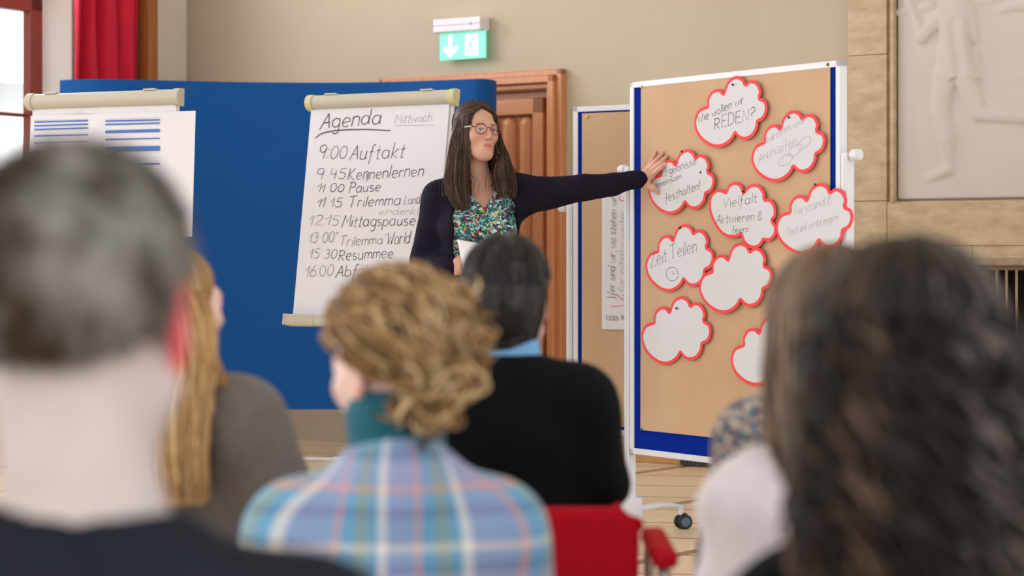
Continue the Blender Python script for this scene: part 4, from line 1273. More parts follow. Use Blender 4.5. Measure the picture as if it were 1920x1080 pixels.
def hand_shape(S, wrist, d, n, side, curl=0.35, s=1.0, spread=0.12, thumb=0.6):
    """wrist, finger direction d, back-of-hand normal n; side +1 puts the thumb at cross(d, n)"""
    d = V3(d) / np.linalg.norm(d); n = V3(n); n = n - d * (n @ d); n = n / np.linalg.norm(n)
    t = np.cross(d, n) * side
    w = V3(wrist)
    kn = w + d * 0.088 * s
    for o in (-0.024, -0.008, 0.008, 0.024):
        S.cap(w + d * 0.012 * s + t * o * 0.75 * s, kn + t * o * 1.15 * s - d * abs(o) * 0.25 * s, 0.0145 * s, 0.0125 * s, 0.012 * s)
    S.cap(w - d * 0.03 * s, w + d * 0.03 * s, 0.025 * s, 0.022 * s, 0.02 * s, sq=0.75, ax=n)
    for o, L, r in ((0.030, 0.072, 0.0088), (0.010, 0.081, 0.009), (-0.011, 0.075, 0.0086), (-0.030, 0.058, 0.0077)):
        b = kn + t * o * s - d * abs(o) * 0.2 * s
        dd = d + t * o * spread / 0.03; dd = dd / np.linalg.norm(dd)
        a = curl; p = b; pts = [b - dd * 0.01 * s]
        for f in (0.45, 0.31, 0.24):
            q = dd * math.cos(a) - n * math.sin(a)
            p = p + q * L * f * s; pts.append(p); a += curl * 0.95
        S.chain(pts, [r * 1.08 * s, r * s, r * 0.95 * s, r * 0.8 * s], 0.006 * s)
    b = w + d * 0.028 * s + t * 0.026 * s
    q1 = d * 0.62 + t * thumb - n * 0.35; q1 = q1 / np.linalg.norm(q1)
    q2 = d * 0.9 + t * thumb * 0.45 - n * 0.4; q2 = q2 / np.linalg.norm(q2)
    S.chain([b - q1 * 0.012 * s, b + q1 * 0.032 * s, b + q1 * 0.032 * s + q2 * 0.03 * s, b + q1 * 0.032 * s + q2 * 0.054 * s], [0.0155 * s, 0.0115 * s, 0.0105 * s, 0.0085 * s], 0.01 * s)

class Sk: pass

def torso_shape(S, k, g=0.0, arms=True, neck=False, low=None):
    """trunk and arms of skeleton k, grown by g"""
    f, rt = k.f, k.rt
    mid = (k.SL + k.SR) / 2
    up = V3((0, 0, 1))
    ch = mid - up * 0.075 + f * k.lean_f * 0.3
    lo = ch * 0.55 + k.H * 0.45
    sw = np.linalg.norm((k.SL - k.SR)) / 2
    cw = k.cw + g; kk = 0.05
    S.cap(ch, lo + up * 0.04, cw, k.ww + g, kk, sq=k.deep, ax=f)
    S.cap(lo + up * 0.04, k.H + up * 0.03, k.ww + g, k.hw + g, kk, sq=k.deep + 0.04, ax=f)
    S.cap(k.H + up * 0.03, k.H - up * 0.05, k.hw + g, k.hw * 0.95 + g, kk, sq=k.deep + 0.05, ax=f)
    # shoulder girdle and trapezius
    S.cap(k.SL - up * 0.01, k.SR - up * 0.01, k.sr + g, k.sr + g, 0.06)
    back = -f * 0.012
    for sh in (k.SL, k.SR):
        S.cap(k.N + back - up * 0.03, sh * 0.78 + k.N * 0.22 + back, 0.042 + g, k.sr * 0.75 + g, 0.05)
    S.cap(k.N - up * 0.03, ch + up * 0.03, 0.06 + g, 0.09 + g, 0.05, sq=0.85, ax=f)
    if k.bust:
        for q in (-1, 1):
            S.ell(ch + rt * q * 0.072 + f * (k.cw * k.deep - 0.028) - up * 0.055, (0.066 + g, 0.066 + g, 0.068 + g), None, 0.05)
    if arms:
        for a in (k.armL, k.armR):
            r = k.ar
            S.chain(a, [r[0] + g, r[1] + g, r[2] + g], 0.035)
    return S

def legs_shape(S, k, g=0.0):
    for hip, kn, an, toe in k.legs:
        S.chain([hip, kn, an], [0.083 + g, 0.058 + g, 0.040 + g], 0.03)
    return S
def feet_shape(S, k, g=0.0):
    for hip, kn, an, toe in k.legs:
        S.chain([an, an * 0.5 + toe * 0.5 + V3((0, 0, 0.0)), toe], [0.036 + g, 0.036 + g, 0.03 + g], 0.02)
    return S

def bounds(k, pad=0.28):
    pts = [k.N, k.SL, k.SR, k.H, k.HC] + list(k.armL) + list(k.armR) + [q for l in k.legs for q in l] + list(getattr(k, 'extra', []))
    a = np.array(pts)
    lo = a.min(0) - pad; hi = a.max(0) + pad
    lo[2] = max(lo[2], -0.02)
    return lo, hi

def seated(px, py_neck, Y, yaw, head_px, head_py, head_yaw, head_s=1.0, half_sh=0.165, sh_drop=0.075, hip_back=0.02, floor_feet=True, tilt=0.0, roll=0.0, bust=True, cw=0.135, ww=0.115, hw=0.15, sr=0.05, ar=(0.052, 0.043, 0.032), deep=0.68, hipz=0.49, head_dY=0.02, elbow_out=0.05, hands='lap'):
    k = Sk()
    k.N = V3(P(px, py_neck, Y))
    k.Rb = axes(yaw)
    k.rt, k.f = k.Rb[:, 0], k.Rb[:, 1]
    up = V3((0, 0, 1))
    k.SL = k.N - k.rt * half_sh - up * sh_drop
    k.SR = k.N + k.rt * half_sh - up * sh_drop
    k.HC = V3(P(head_px, head_py, Y + head_dY)); k.hs = head_s
    k.Rh = axes(head_yaw, tilt, roll)
    k.H = V3((k.N[0], k.N[1], hipz)) + k.f * hip_back
    k.cw, k.ww, k.hw, k.sr, k.ar, k.deep, k.bust = cw, ww, hw, sr, ar, deep, bust
    k.lean_f = 0.0
    L = 0.30
    def arm(sh, q):
        e = sh + k.rt * q * elbow_out - up * 0.27 + k.f * 0.06
        w = k.H + k.rt * q * 0.07 + k.f * 0.27 + up * 0.13
        return [sh, e, w]
    k.armL, k.armR = arm(k.SL, -1), arm(k.SR, 1)
    k.legs = []
    for q in (-1, 1):
        hip = k.H + k.rt * q * 0.085 - up * 0.01
        kn = hip + k.f * 0.42 + k.rt * q * 0.03
        kn[2] = 0.47
        an = kn + k.f * 0.02; an = V3((an[0], an[1], 0.085))
        toe = an + k.f * 0.15; toe = V3((toe[0], toe[1], 0.032))
        k.legs.append((hip, kn, an, toe))
    return k

def skin_body(root, k, h, mt, base=(0.80, 0.52, 0.40), lip=(0.62, 0.22, 0.20), brow=(0.10, 0.06, 0.04), hands=True, red_ear=0.0, handfn=None, ears=True, neck_r=0.053, face=True):
    lo, hi = bounds(k)
    S = SDF(lo, hi, h)
    head_shape(S, k.HC, k.Rh, k.hs, face, ears)
    up = V3((0, 0, 1))
    nb = cmb(k.HC, k.Rh, (0, -0.022, -0.055), k.hs)
    S.cap(nb, k.N - up * 0.01, neck_r * k.hs, (neck_r + 0.004), 0.025)
    torso_shape(S, k, -0.012)
    legs_shape(S, k, -0.012)
    for hip, kn, an, toe in k.legs: S.cap(an, toe, 0.026, 0.02, 0.02)
    if handfn: handfn(S)
    elif hands:
        for a, q in ((k.armL, -1), (k.armR, 1)):
            d = a[2] - a[1]; d = d / np.linalg.norm(d) * 0.7 + k.f * 0.5 - k.rt * q * 0.25 - up * 0.25
            hand_shape(S, a[2], d, up * 1.0 + k.rt * q * 0.3, -q, 0.3)
    V, Q = S.mesh()
    Vl = (V - k.HC) @ k.Rh / k.hs                      # head coordinates
    col = np.tile(V3(base), (len(V), 1))
    def blend(m, c): col[:] = col * (1 - m[:, None]) + V3(c) * m[:, None]
    near = (np.abs(Vl) < 0.16).all(1)
    x, y, z = np.abs(Vl[:, 0]), Vl[:, 1], Vl[:, 2]
    ch = np.exp(-(((x - 0.04) / 0.022) ** 2 + ((z + 0.03) / 0.022) ** 2)) * (y > 0.03) * near
    blend(0.35 * ch, (base[0], base[1] * 0.72, base[2] * 0.72))
    ns = np.exp(-((x / 0.014) ** 2 + ((z + 0.028) / 0.016) ** 2)) * (y > 0.085) * near
    blend(0.35 * ns, (base[0], base[1] * 0.68, base[2] * 0.66))
    lp = (((x / 0.0205) ** 2 + ((z + 0.0628) / 0.0085) ** 2) < 1) & (y > 0.080) & near
    blend(lp.astype(np.float32), lip)
    br = (np.abs(z - (0.0245 - (x - 0.031) ** 2 * 5.0)) < 0.0036) & (x > 0.014) & (x < 0.05) & (y > 0.055) & near
    blend(0.75 * br.astype(np.float32), brow)
    la = np.exp(-((z - 0.0072 + (x - 0.031) ** 2 * 9) / 0.0017) ** 2) * (x > 0.016) * (x < 0.047) * (y > 0.07) * near
    blend(0.7 * la, (0.12, 0.07, 0.05))
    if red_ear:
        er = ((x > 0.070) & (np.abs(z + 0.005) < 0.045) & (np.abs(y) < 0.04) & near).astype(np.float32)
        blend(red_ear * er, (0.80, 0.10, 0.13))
    o = np_mesh('body', V, Q, mt, root, True, col, origin=root.location)
    o.data['people'] = 1
    return o

def solid(root, k, name, h, mt, fn, wr=0.0, wf=(14, 14, 14), seed=1, smooth=2, col=None, pad=0.28, z0=None, box=None):
    lo, hi = bounds(k, pad) if box is None else (V3(box[0]), V3(box[1]))
    S = SDF(lo, hi, h)
    fn(S)
    if wr: S.wrinkle(wr, wf, seed)
    V, Q = S.mesh()
    if smooth: V = relax(V, Q, smooth, 0.5)
    return np_mesh(name, V, Q, mt, root, True, col, origin=root.location)

def neck_cut(S, k, r, depth=0.05, fwd=0.01, k_=0.008):
    a = k.N + k.f * fwd
    up = V3((0, 0, 1))
    d = k.HC - k.N; d = d / np.linalg.norm(d)
    S.cap(a - up * 0.0, a + d * 0.16, r, r * 1.05, k_, 'cut')

def eyes(root, k, iris=(0.16, 0.2, 0.2)):
    mw = mat('eye_white', (0.75, 0.72, 0.70, 1), 0.2); mi = mat('iris', iris + (1,), 0.15)
    for q in (-1, 1):
        c = cmb(k.HC, k.Rh, (q * 0.0315, 0.0764, 0.0018), k.hs) - V3(root.location)
        f = k.Rh[:, 1]
        mb = MB(); bmesh.ops.create_uvsphere(mb.bm, u_segments=20, v_segments=14, radius=0.0115 * k.hs, matrix=Matrix.Translation(Vector([float(x) for x in c])))
        e = mb.build('eye', mw, root, 'all')
        gz = V3(f) * 0.0096 * k.hs
        mb = MB(); bmesh.ops.create_uvsphere(mb.bm, u_segments=16, v_segments=10, radius=0.0060 * k.hs, matrix=Matrix.Translation(Vector([float(x) for x in (c + gz * 0.86)])))
        mb.build('iris', mi, e, 'all')

# ---------------------------------------------------------------- hair
def tubes_np(paths, radii, cols, n=5, flat=0.6, outward=None):
    """many tapered tubes at once. paths: list of (m,3)"""
    VV, FF, CC = [], [], []; base = 0
    for p, r, c in zip(paths, radii, cols):
        p = np.asarray(p, np.float32); m = len(p)
        t = np.empty_like(p); t[1:-1] = p[2:] - p[:-2]; t[0] = p[1] - p[0]; t[-1] = p[-1] - p[-2]
        t /= np.linalg.norm(t, axis=1, keepdims=True) + 1e-9
        a = V3((0.31, 0.77, 0.55)) if outward is None else None
        ref = np.tile(a, (m, 1)) if outward is None else (p - outward)
        nx = np.cross(t, ref); nx /= np.linalg.norm(nx, axis=1, keepdims=True) + 1e-9
        ny = np.cross(t, nx)
        ang = np.arange(n) * 2 * PI / n
        rr = np.asarray(r, np.float32)[:, None, None]
        ring = p[:, None, :] + rr * (nx[:, None, :] * np.cos(ang)[None, :, None] + ny[:, None, :] * np.sin(ang)[None, :, None] * flat)
        VV.append(ring.reshape(-1, 3))
        i = np.arange(m - 1)[:, None] * n; kk = np.arange(n)[None, :]
        f = np.stack([base + i + kk, base + i + (kk + 1) % n, base + i + n + (kk + 1) % n, base + i + n + kk], -1).reshape(-1, 4)
        FF.append(f)
        cc = np.asarray(c, np.float32)
        cc = np.repeat(cc[None], m, 0) if cc.ndim == 1 else cc
        CC.append(np.repeat(cc, n, 0))
        base += m * n
    return np.concatenate(VV), np.concatenate(FF), np.concatenate(CC)

def hair_paths(k, n, rad, th, phi_end, zend=None, off=(0, -0.012, 0.036), part=0.0, wave=0.0, wfreq=40.0, flare=0.0, steps=(12, 14), drift=(0, 0, 0), seed=0, jit=0.05, phi0=0.02, crown=(0.0, -0.03), hug=None, curl_r=0.0):
    """strands from the crown down over the skull, then falling to zend. th: (from, to) angle from the face, both sides"""
    r = np.random.default_rng(seed)
    out = []
    R, s = k.Rh, k.hs
    Cc = cmb(k.HC, R, off, s)
    for i in range(n):
        sd = -1 if r.random() < 0.5 else 1
        a = r.uniform(th[0], th[1]) * sd
        lay = r.uniform(0.90, 1.0) + r.normal() * 0.012
        pe = phi_end(abs(a)) if callable(phi_end) else phi_end
        pe = pe + r.normal() * jit
        ph0 = phi0 + r.random() ** 1.4 * (pe * 0.55)
        ph = np.linspace(ph0, pe, steps[0])
        aa = a + 0.05 * np.sin(ph * 3 + r.uniform(0, 6)) * r.normal()
        L = np.stack([np.sin(aa) * np.sin(ph) * rad[0] * lay, np.cos(aa) * np.sin(ph) * rad[1] * lay, np.cos(ph) * rad[2] * lay], 1)
        # hair starts along a parting: shift the first part of the strand
        wgt = np.exp(-ph * 2.2)[:, None]
        L = L + wgt * V3((part, 0, 0))
        pts = Cc + s * (L @ R.T)
        if zend is not None:
            ze = (zend(a) if callable(zend) else zend) + r.normal() * 0.018
            p = pts[-1].copy(); d = pts[-1] - pts[-2]; d = d / np.linalg.norm(d)
            h = max(p[2] - ze, 0.02); st = h / steps[1]
            hor = p - Cc; hor[2] = 0; hor = hor / (np.linalg.norm(hor) + 1e-6)
            q = []
            w0 = r.uniform(0, 6.28); amp = wave * r.uniform(0.5, 1.3); f = wfreq * r.uniform(0.8, 1.2)
            for j in range(steps[1]):
                tt = (j + 1) / steps[1]
                d = d * 0.55 + V3((0, 0, -1)) * 0.45 + hor * flare * 0.1 + V3(drift) * 0.1
                d = d / np.linalg.norm(d)
                p = p + d * st
                w = V3((math.cos(w0 + f * tt * h), math.sin(w0 + f * tt * h), 0)) * amp * min(1, tt * 3)
                q.append(p + w)
            pts = np.concatenate([pts, np.array(q, np.float32)])
        if hug is not None: pts = hug(pts)
        out.append(pts.astype(np.float32))
    return out

def hair_cols(n, base, var, seed=0, alt=None, altp=0.2):
    r = np.random.default_rng(seed)
    out = []
    for i in range(n):
        b = V3(base if alt is None or r.random() > altp else alt)
        out.append(np.clip(b * (1 + var * r.normal()), 0.003, 1))
    return out

def taper(m, r0, tip=0.35):
    t = np.linspace(0, 1, m)
    return r0 * np.clip(np.minimum(0.5 + t * 4, 1) * (1 - (1 - tip) * t ** 2.5), 0.1, 1)

def hair_mesh(root, paths, r0, cols, mt, name='hair', cap=None, outward=None, n=5, flat=0.6):
    V, Fq, C = tubes_np(paths, [taper(len(p), r0 * rng.uniform(0.7, 1.25)) for p in paths], cols, n, flat, outward)
    if cap is not None:
        Vc, Qc, cc = cap
        Fq = np.concatenate([Fq, Qc + len(V)]); V = np.concatenate([V, Vc])
        C = np.concatenate([C, np.tile(V3(cc), (len(Vc), 1)) if np.ndim(cc) == 1 else cc])
    o = np_mesh(name, V, Fq, mt, root, True, C, origin=root.location)
    return o

def scalp_cap(k, rad, cutfn, off=(0, -0.014, 0.036), h=0.006, extra=None, wr=0.0, wf=(60, 60, 60)):
    """closed cap of hair under the strands"""
    Cc = cmb(k.HC, k.Rh, off, k.hs)
    S = SDF(Cc - 0.30, Cc + 0.22, h)
    S.ell(Cc, V3(rad) * k.hs, k.Rh, 0.0)
    if extra: extra(S)
    cutfn(S)
    if wr: S.wrinkle(wr, wf, 3)
    V, Q = S.mesh()
    return relax(V, Q, 1, 0.4), Q
# ================================================================ people
M_skin = tint_mat('skin', 0.5, sub=0.12, var=0.05, vs=25, spec=0.35)
M_hair = tint_mat('hair_strands', 0.45, spec=0.25)
M_hair_dull = tint_mat('hair_soft', 0.6, spec=0.25)
UP = V3((0, 0, 1))

def floral_mat():
    nt = NT('floral_blouse')
    tc = nt.n('ShaderNodeTexCoord')
    nz = nt.n('ShaderNodeTexNoise', Scale=40.0, Detail=2.0); nt.l(tc.outputs['Object'], nz.inputs['Vector'])
    mxv = nt.n('ShaderNodeMix', data_type='VECTOR'); mxv.inputs[0].default_value = 0.05
    nt.l(tc.outputs['Object'], mxv.inputs[4]); nt.l(nz.outputs['Color'], mxv.inputs[5])
    vo = nt.n('ShaderNodeTexVoronoi', Scale=120.0); nt.l(mxv.outputs[1], vo.inputs['Vector'])
    sp = nt.n('ShaderNodeSeparateColor'); nt.l(vo.outputs['Color'], sp.inputs['Color'])
    r = ramp(nt, [(0.0, rgb(16, 32, 52)), (0.16, rgb(22, 96, 100)), (0.32, rgb(104, 180, 186)), (0.52, rgb(206, 224, 218)), (0.68, rgb(44, 120, 84)), (0.77, rgb(26, 44, 72)), (0.86, rgb(190, 54, 66)), (0.92, rgb(110, 24, 64)), (0.95, rgb(214, 170, 60))], 'CONSTANT')
    nt.l(sp.outputs['Red'], r.inputs['Fac'])
    # larger flowers
    v2 = nt.n('ShaderNodeTexVoronoi', Scale=26.0); nt.l(tc.outputs['Object'], v2.inputs['Vector'])
    lt = nt.n('ShaderNodeMath', operation='LESS_THAN'); nt.l(v2.outputs['Distance'], lt.inputs[0]); lt.inputs[1].default_value = 0.22
    s2 = nt.n('ShaderNodeSeparateColor'); nt.l(v2.outputs['Color'], s2.inputs['Color'])
    r2 = ramp(nt, [(0.0, rgb(180, 30, 66)), (0.3, rgb(210, 80, 60)), (0.45, rgb(90, 20, 62)), (0.6, rgb(216, 190, 70)), (0.7, rgb(120, 190, 190))], 'CONSTANT'); nt.l(s2.outputs['Green'], r2.inputs['Fac'])
    m2 = nt.n('ShaderNodeMath', operation='MULTIPLY'); nt.l(lt.outputs[0], m2.inputs[0])
    g3 = nt.n('ShaderNodeMath', operation='GREATER_THAN'); nt.l(sp.outputs['Green'], g3.inputs[0]); g3.inputs[1].default_value = 0.35; nt.l(g3.outputs[0], m2.inputs[1])
    mx = nt.n('ShaderNodeMix', data_type='RGBA'); nt.l(m2.outputs[0], mx.inputs[0]); nt.l(r.outputs['Color'], mx.inputs[6]); nt.l(r2.outputs['Color'], mx.inputs[7])
    nt.l(mx.outputs[2], nt.b.inputs['Base Color']); nt.b.inputs['Roughness'].default_value = 0.75
    return nt.m

def custom(S, lo, hi, fn, op='cut', k=0.006):
    s = S._sub(lo, hi, 0.0)
    if s is None: return
    sl, X, Y, Z = s
    S._comb(sl, fn(X, Y, Z).astype(np.float32), k, op)

# ---------------------------------------------------------------- the presenter
def presenter():
    root = thing('person', 'standing woman with long brown hair, glasses and floral blouse, one hand on the pinboard', 'person', Vector((-0.13, 8.14, 0)))
    k = Sk()
    k.Rb = axes(math.radians(176)); k.rt, k.f = k.Rb[:, 0], k.Rb[:, 1]
    k.Rh = axes(math.radians(149), math.radians(1), math.radians(-2)); k.hs = 0.985
    k.HC = V3(P(893, 247, 8.09)); k.N = V3(P(896, 340, 8.13))
    k.SR = V3(P(824, 374, 8.14)); k.SL = V3(P(974, 362, 8.11)); k.H = V3(P(890, 592, 8.15))
    k.H[2] = 0.93
    k.cw, k.ww, k.hw, k.sr, k.ar, k.deep, k.bust, k.lean_f = 0.142, 0.128, 0.165, 0.046, (0.052, 0.043, 0.028), 0.70, True, 0.0
    k.armL = [k.SL, V3(P(1095, 352, 8.03)), V3(P(1203, 337, 8.045))]
    k.armR = [k.SR, V3(P(795, 494, 8.18)), V3(P(851, 502, 8.0))]
    k.legs = []
    for q in (-1, 1):
        hip = k.H + k.rt * q * 0.088 - UP * 0.03
        kn = hip + k.rt * q * 0.015 + k.f * 0.02; kn[2] = 0.50
        an = kn + k.rt * q * 0.01 - k.f * 0.03; an[2] = 0.085
        toe = an + k.f * 0.15 + k.rt * q * 0.03; toe[2] = 0.034
        k.legs.append((hip, kn, an, toe))
    k.extra = [V3(P(1255, 300, 8.0))]
    def hands(S):
        w = V3(P(1203, 337, 8.045))
        FN = [[(1213, 318, 8.066), (1222, 301, 8.045), (1230, 285, 8.062)], [(1217.5, 317, 8.052), (1231, 300, 8.02), (1243.5, 286, 8.03)],
              [(1221.5, 321, 8.045), (1237, 305.5, 8.0), (1250, 294, 8.005)], [(1223, 329, 8.043), (1239, 314.5, 7.992), (1251.5, 305, 7.998)]]
        for (b, m, t), r in zip(FN, (0.0076, 0.0086, 0.009, 0.0088)):
            b, m, t = [V3(P(*q)) for q in (b, m, t)]
            S.cap(w, b, 0.017, 0.0125, 0.012)
            S.chain([b, m * 0.95 + (b + t) * 0.025, m * 0.45 + t * 0.55, t], [r * 1.15, r * 1.02, r * 0.95, r * 0.78], 0.005)
        tb, tm, tt = V3(P(1209, 345, 8.046)), V3(P(1224, 352.5, 8.02)), V3(P(1236.5, 363, 8.03))
        S.chain([w, tb, tm, tt], [0.018, 0.0155, 0.0115, 0.0085], 0.012)
        S.cap(tb, V3(P(1222, 330, 8.045)), 0.012, 0.011, 0.012)
        S.cap(V3(P(1185, 338, 8.043)), w, 0.024, 0.023, 0.015)
        hand_shape(S, P(849, 501, 8.005), (1, -0.30, 0.10), (0.05, -1, 0.1), -1, 0.75, 0.95, 0.05)
    skin_body(root, k, 0.0029, M_skin, base=(0.66, 0.37, 0.26), lip=(0.58, 0.19, 0.18), brow=(0.16, 0.09, 0.06), handfn=hands, neck_r=0.050)
    eyes(root, k, (0.05, 0.06, 0.06))
    # blouse
    M_fl = floral_mat()
    def blouse(S):
        torso_shape(S, k, 0.004, arms=False)
        S.cap(k.H, k.H - UP * 0.12, 0.165, 0.17, 0.04, sq=0.75, ax=k.f)
        neck_cut(S, k, 0.056)
        vb = V3(P(908, 388, 8.0))
        zz = [float(P(0, y, 8.05)[2]) for y in (388, 358, 330)]
        def vcut(X, Y, Z):
            xl = np.interp(Z, zz, [float(P(907, 0, 8.03)[0]), float(P(872, 0, 8.03)[0]), float(P(868, 0, 8.03)[0])])
            xr = np.interp(Z, zz, [float(P(909, 0, 8.03)[0]), float(P(930, 0, 8.03)[0]), float(P(930, 0, 8.03)[0])])
            return np.maximum(np.maximum(xl - X, X - xr), np.maximum(Y - 8.13, zz[0] - Z)) 
        custom(S, k.N - 0.3, k.N + 0.3, vcut)
        S.wrinkle(0.0025, (26, 10, 34), 4)
    solid(root, k, 'blouse', 0.006, M_fl, blouse, smooth=1)
    # cardigan
    M_card_k = mat('navy_knit', rgb(25, 21, 36), 0.9, var=0.10, vs=22, bump=0.06, bs=420, spec=0.15)
    def cardigan(S):
        torso_shape(S, k, 0.016, arms=False)
        S.cap(k.H, k.H - UP * 0.20, 0.185, 0.19, 0.04, sq=0.78, ax=k.f)
        S.chain([k.SL - UP * 0.012, k.armL[1] - UP * 0.0, V3(P(1150, 345, 8.04)), V3(P(1190, 337.5, 8.045))], [0.078, 0.052, 0.043, 0.034], 0.05)
        S.cap(V3(P(1180, 339, 8.045)), V3(P(1197, 336.8, 8.045)), 0.036, 0.0355, 0.006)
        S.chain([k.SR, k.armR[1], V3(P(838, 502, 8.03))], [0.070, 0.058, 0.041], 0.04)
        S.cap(V3(P(826, 501, 8.07)), V3(P(845, 501.5, 8.015)), 0.042, 0.040, 0.006)
        neck_cut(S, k, 0.058)
        zz = [float(P(0, y, 8.05)[2]) for y in (700, 560, 520, 480, 390, 350, 325)]
        XL = [float(P(x, 0, 8.0)[0]) for x in (880, 876, 864, 850, 851, 866, 876)]
        XR = [float(P(x, 0, 8.0)[0]) for x in (960, 964, 967, 969, 968, 948, 930)]
        def opening(X, Y, Z):
            return np.maximum(np.maximum(np.interp(Z, zz, XL) - X, X - np.interp(Z, zz, XR)), Y - 8.145)
        custom(S, (-0.35, 7.8, 0.5), (0.25, 8.2, 1.6), opening)
        S.wrinkle(0.004, (22, 16, 30), 9)
    solid(root, k, 'cardigan', 0.0058, M_card_k, cardigan, smooth=1)
    M_jean = mat('dark_jeans', rgb(38, 44, 60), 0.85, var=0.12, vs=20)
    def trousers(S):
        S.cap(k.H + UP * 0.04, k.H - UP * 0.04, 0.152, 0.160, 0.03, sq=0.72, ax=k.f)
        legs_shape(S, k, 0.006)
    solid(root, k, 'trousers', 0.010, M_jean, trousers, smooth=1)
    M_shoe = mat('black_shoe', rgb(24, 22, 24), 0.5)
    for hip, kn, an, toe in k.legs:
        solid(root, k, 'shoe', 0.007, M_shoe, lambda S: (S.cap(an - UP * 0.035, toe, 0.042, 0.036, 0.02), S.cap(an, an - UP * 0.03, 0.04, 0.042, 0.02), S.half((0, 0, 0.004), (0, 0, -1))), box=(toe * 0.5 + an * 0.5 - V3((0.22, 0.22, 0.09)), toe * 0.5 + an * 0.5 + V3((0.22, 0.22, 0.14))))
    # hair: long and straight, parted, in front of the shoulders
    Cc = cmb(k.HC, k.Rh, (0, -0.014, 0.036), k.hs)
    def face_cut(S):
        f, u = k.Rh[:, 1], k.Rh[:, 2]
        S.ell(cmb(k.HC, k.Rh, (0, 0.098, -0.022)), (0.067, 0.098, 0.128), k.Rh, 0.010, 'cut')
    cap = scalp_cap(k, (0.083, 0.100, 0.0865), face_cut, h=0.004, extra=lambda S: (S.ell(cmb(k.HC, k.Rh, (0, -0.035, -0.03)), (0.078, 0.075, 0.10), k.Rh, 0.03), S.cap(cmb(k.HC, k.Rh, (-0.035, -0.055, -0.05)), k.N + V3((-0.05, 0.05, -0.10)), 0.045, 0.04, 0.03), S.cap(cmb(k.HC, k.Rh, (0.035, -0.055, -0.05)), k.N + V3((0.05, 0.05, -0.10)), 0.045, 0.04, 0.03)))
    n = 1500
    paths = hair_paths(k, n, (0.087, 0.104, 0.090), (0.86, PI), lambda a: 1.62, zend=lambda a: 1.335, part=0.012, wave=0.004, wfreq=26, flare=0.02, seed=5)
    # front locks that hang down either side of the neckline, at their pixel places
    r = np.random.default_rng(11)
    def lock(cen, wid, n, seed, az):
        out = []
        r = np.random.default_rng(seed)
        for i in range(n):
            a = r.normal(); b = r.uniform(-1, 1); dd = r.uniform(-0.5, 0.5)
            pts = []
            root_a = az + r.normal() * 0.16
            for ph in np.linspace(0.05 + 0.5 * r.random(), 1.35, 9):
                q = (math.sin(root_a) * math.sin(ph) * 0.087, math.cos(root_a) * math.sin(ph) * 0.103, math.cos(ph) * 0.091)
                pts.append(Cc + k.hs * (k.Rh @ V3(q)) + 0.002 * r.normal(size=3))
            m = len(cen)
            end = m - 1 - r.random() * 0.9
            for j in np.linspace(0, end, 16):
                i0 = min(int(j), m - 2); t = j - i0
                c = V3(P(*cen[i0])) * (1 - t) + V3(P(*cen[i0 + 1])) * t
                w_ = wid[i0] * (1 - t) + wid[i0 + 1] * t
                c = c + V3((b * w_, dd * w_ * 0.7 - 0.01 * (1 - b * b), 0)) + V3((0.003 * math.sin(j * 2 + a * 3), 0, 0))
                pts.append(c)
            p = np.array(pts, np.float32)
            p[1:-1] = (p[:-2] + p[1:-1] * 2 + p[2:]) / 4; p[1:-1] = (p[:-2] + p[1:-1] * 2 + p[2:]) / 4
            out.append(p)
        return out
    A = lock([(859, 258, 8.06), (857, 300, 8.02), (855, 340, 7.99), (860, 372, 7.96), (868, 396, 7.95)], [0.030, 0.038, 0.046, 0.040, 0.024], 900, 1, 1.45)
    B = lock([(935, 262, 8.13), (944, 295, 8.06), (945, 325, 8.0), (949, 350, 7.97), (953, 372, 7.96)], [0.010, 0.024, 0.040, 0.042, 0.030], 750, 2, -1.15)
    # from the parting over the temples
    C_ = []
    for i in range(1100):
        sd = -1 if r.random() < 0.45 else 1
        fp = 0.05 + 0.83 * r.random() ** 0.6; ex_ = r.uniform(0.55, 1.5); a1 = r.uniform(1.12, 1.75); lay = r.uniform(0.955, 1.02)
        pts = []
        for t in np.linspace(0, 1, 13):
            ph = fp + (1.5 - fp) * t; az = sd * (0.12 + (a1 - 0.12) * min(1, t * 1.25) ** ex_) * min(1.0, 0.35 + t * 4)
            q = V3((math.sin(az) * math.sin(ph) * 0.0865 * lay + 0.010 * (1 - t), math.cos(az) * math.sin(ph) * 0.1015 * lay, math.cos(ph) * 0.0905 * lay))
            pts.append(Cc + k.hs * (k.Rh @ q))
        tgt = V3(P(858, 330, 8.02)) if sd > 0 else V3(P(946, 320, 8.04))
        p = pts[-1]
        for t in np.linspace(0.15, 1, 8):
            g = p * (1 - t) + (tgt + V3((r.normal() * 0.022, r.normal() * 0.02, 0))) * t
            pts.append(g)
        e = pts[-1]
        for t in range(1, 5): pts.append(e + V3((0.004 * r.normal(), 0.002 * r.normal(), -0.02 * t)))
        p = np.array(pts, np.float32); p[1:-1] = (p[:-2] + p[1:-1] * 2 + p[2:]) / 4
        C_.append(p)
    allp = paths + A + B + C_
    cols = hair_cols(len(allp), (0.050, 0.026, 0.016), 0.30, 3, (0.12, 0.075, 0.052), 0.22)
    hair_mesh(root, allp, 0.0020, cols, M_hair, cap=(cap[0], cap[1], (0.03, 0.017, 0.011)), outward=Cc)
    # glasses
    M_rim = mat('red_brown_rim', rgb(122, 34, 38), 0.3)
    M_temple = mat('pale_temple', rgb(196, 192, 178), 0.35)
    o0 = V3(root.location)
    T = lambda x, y, z: cmb(k.HC, k.Rh, (x, y, z), k.hs) - o0
    mb = MB()
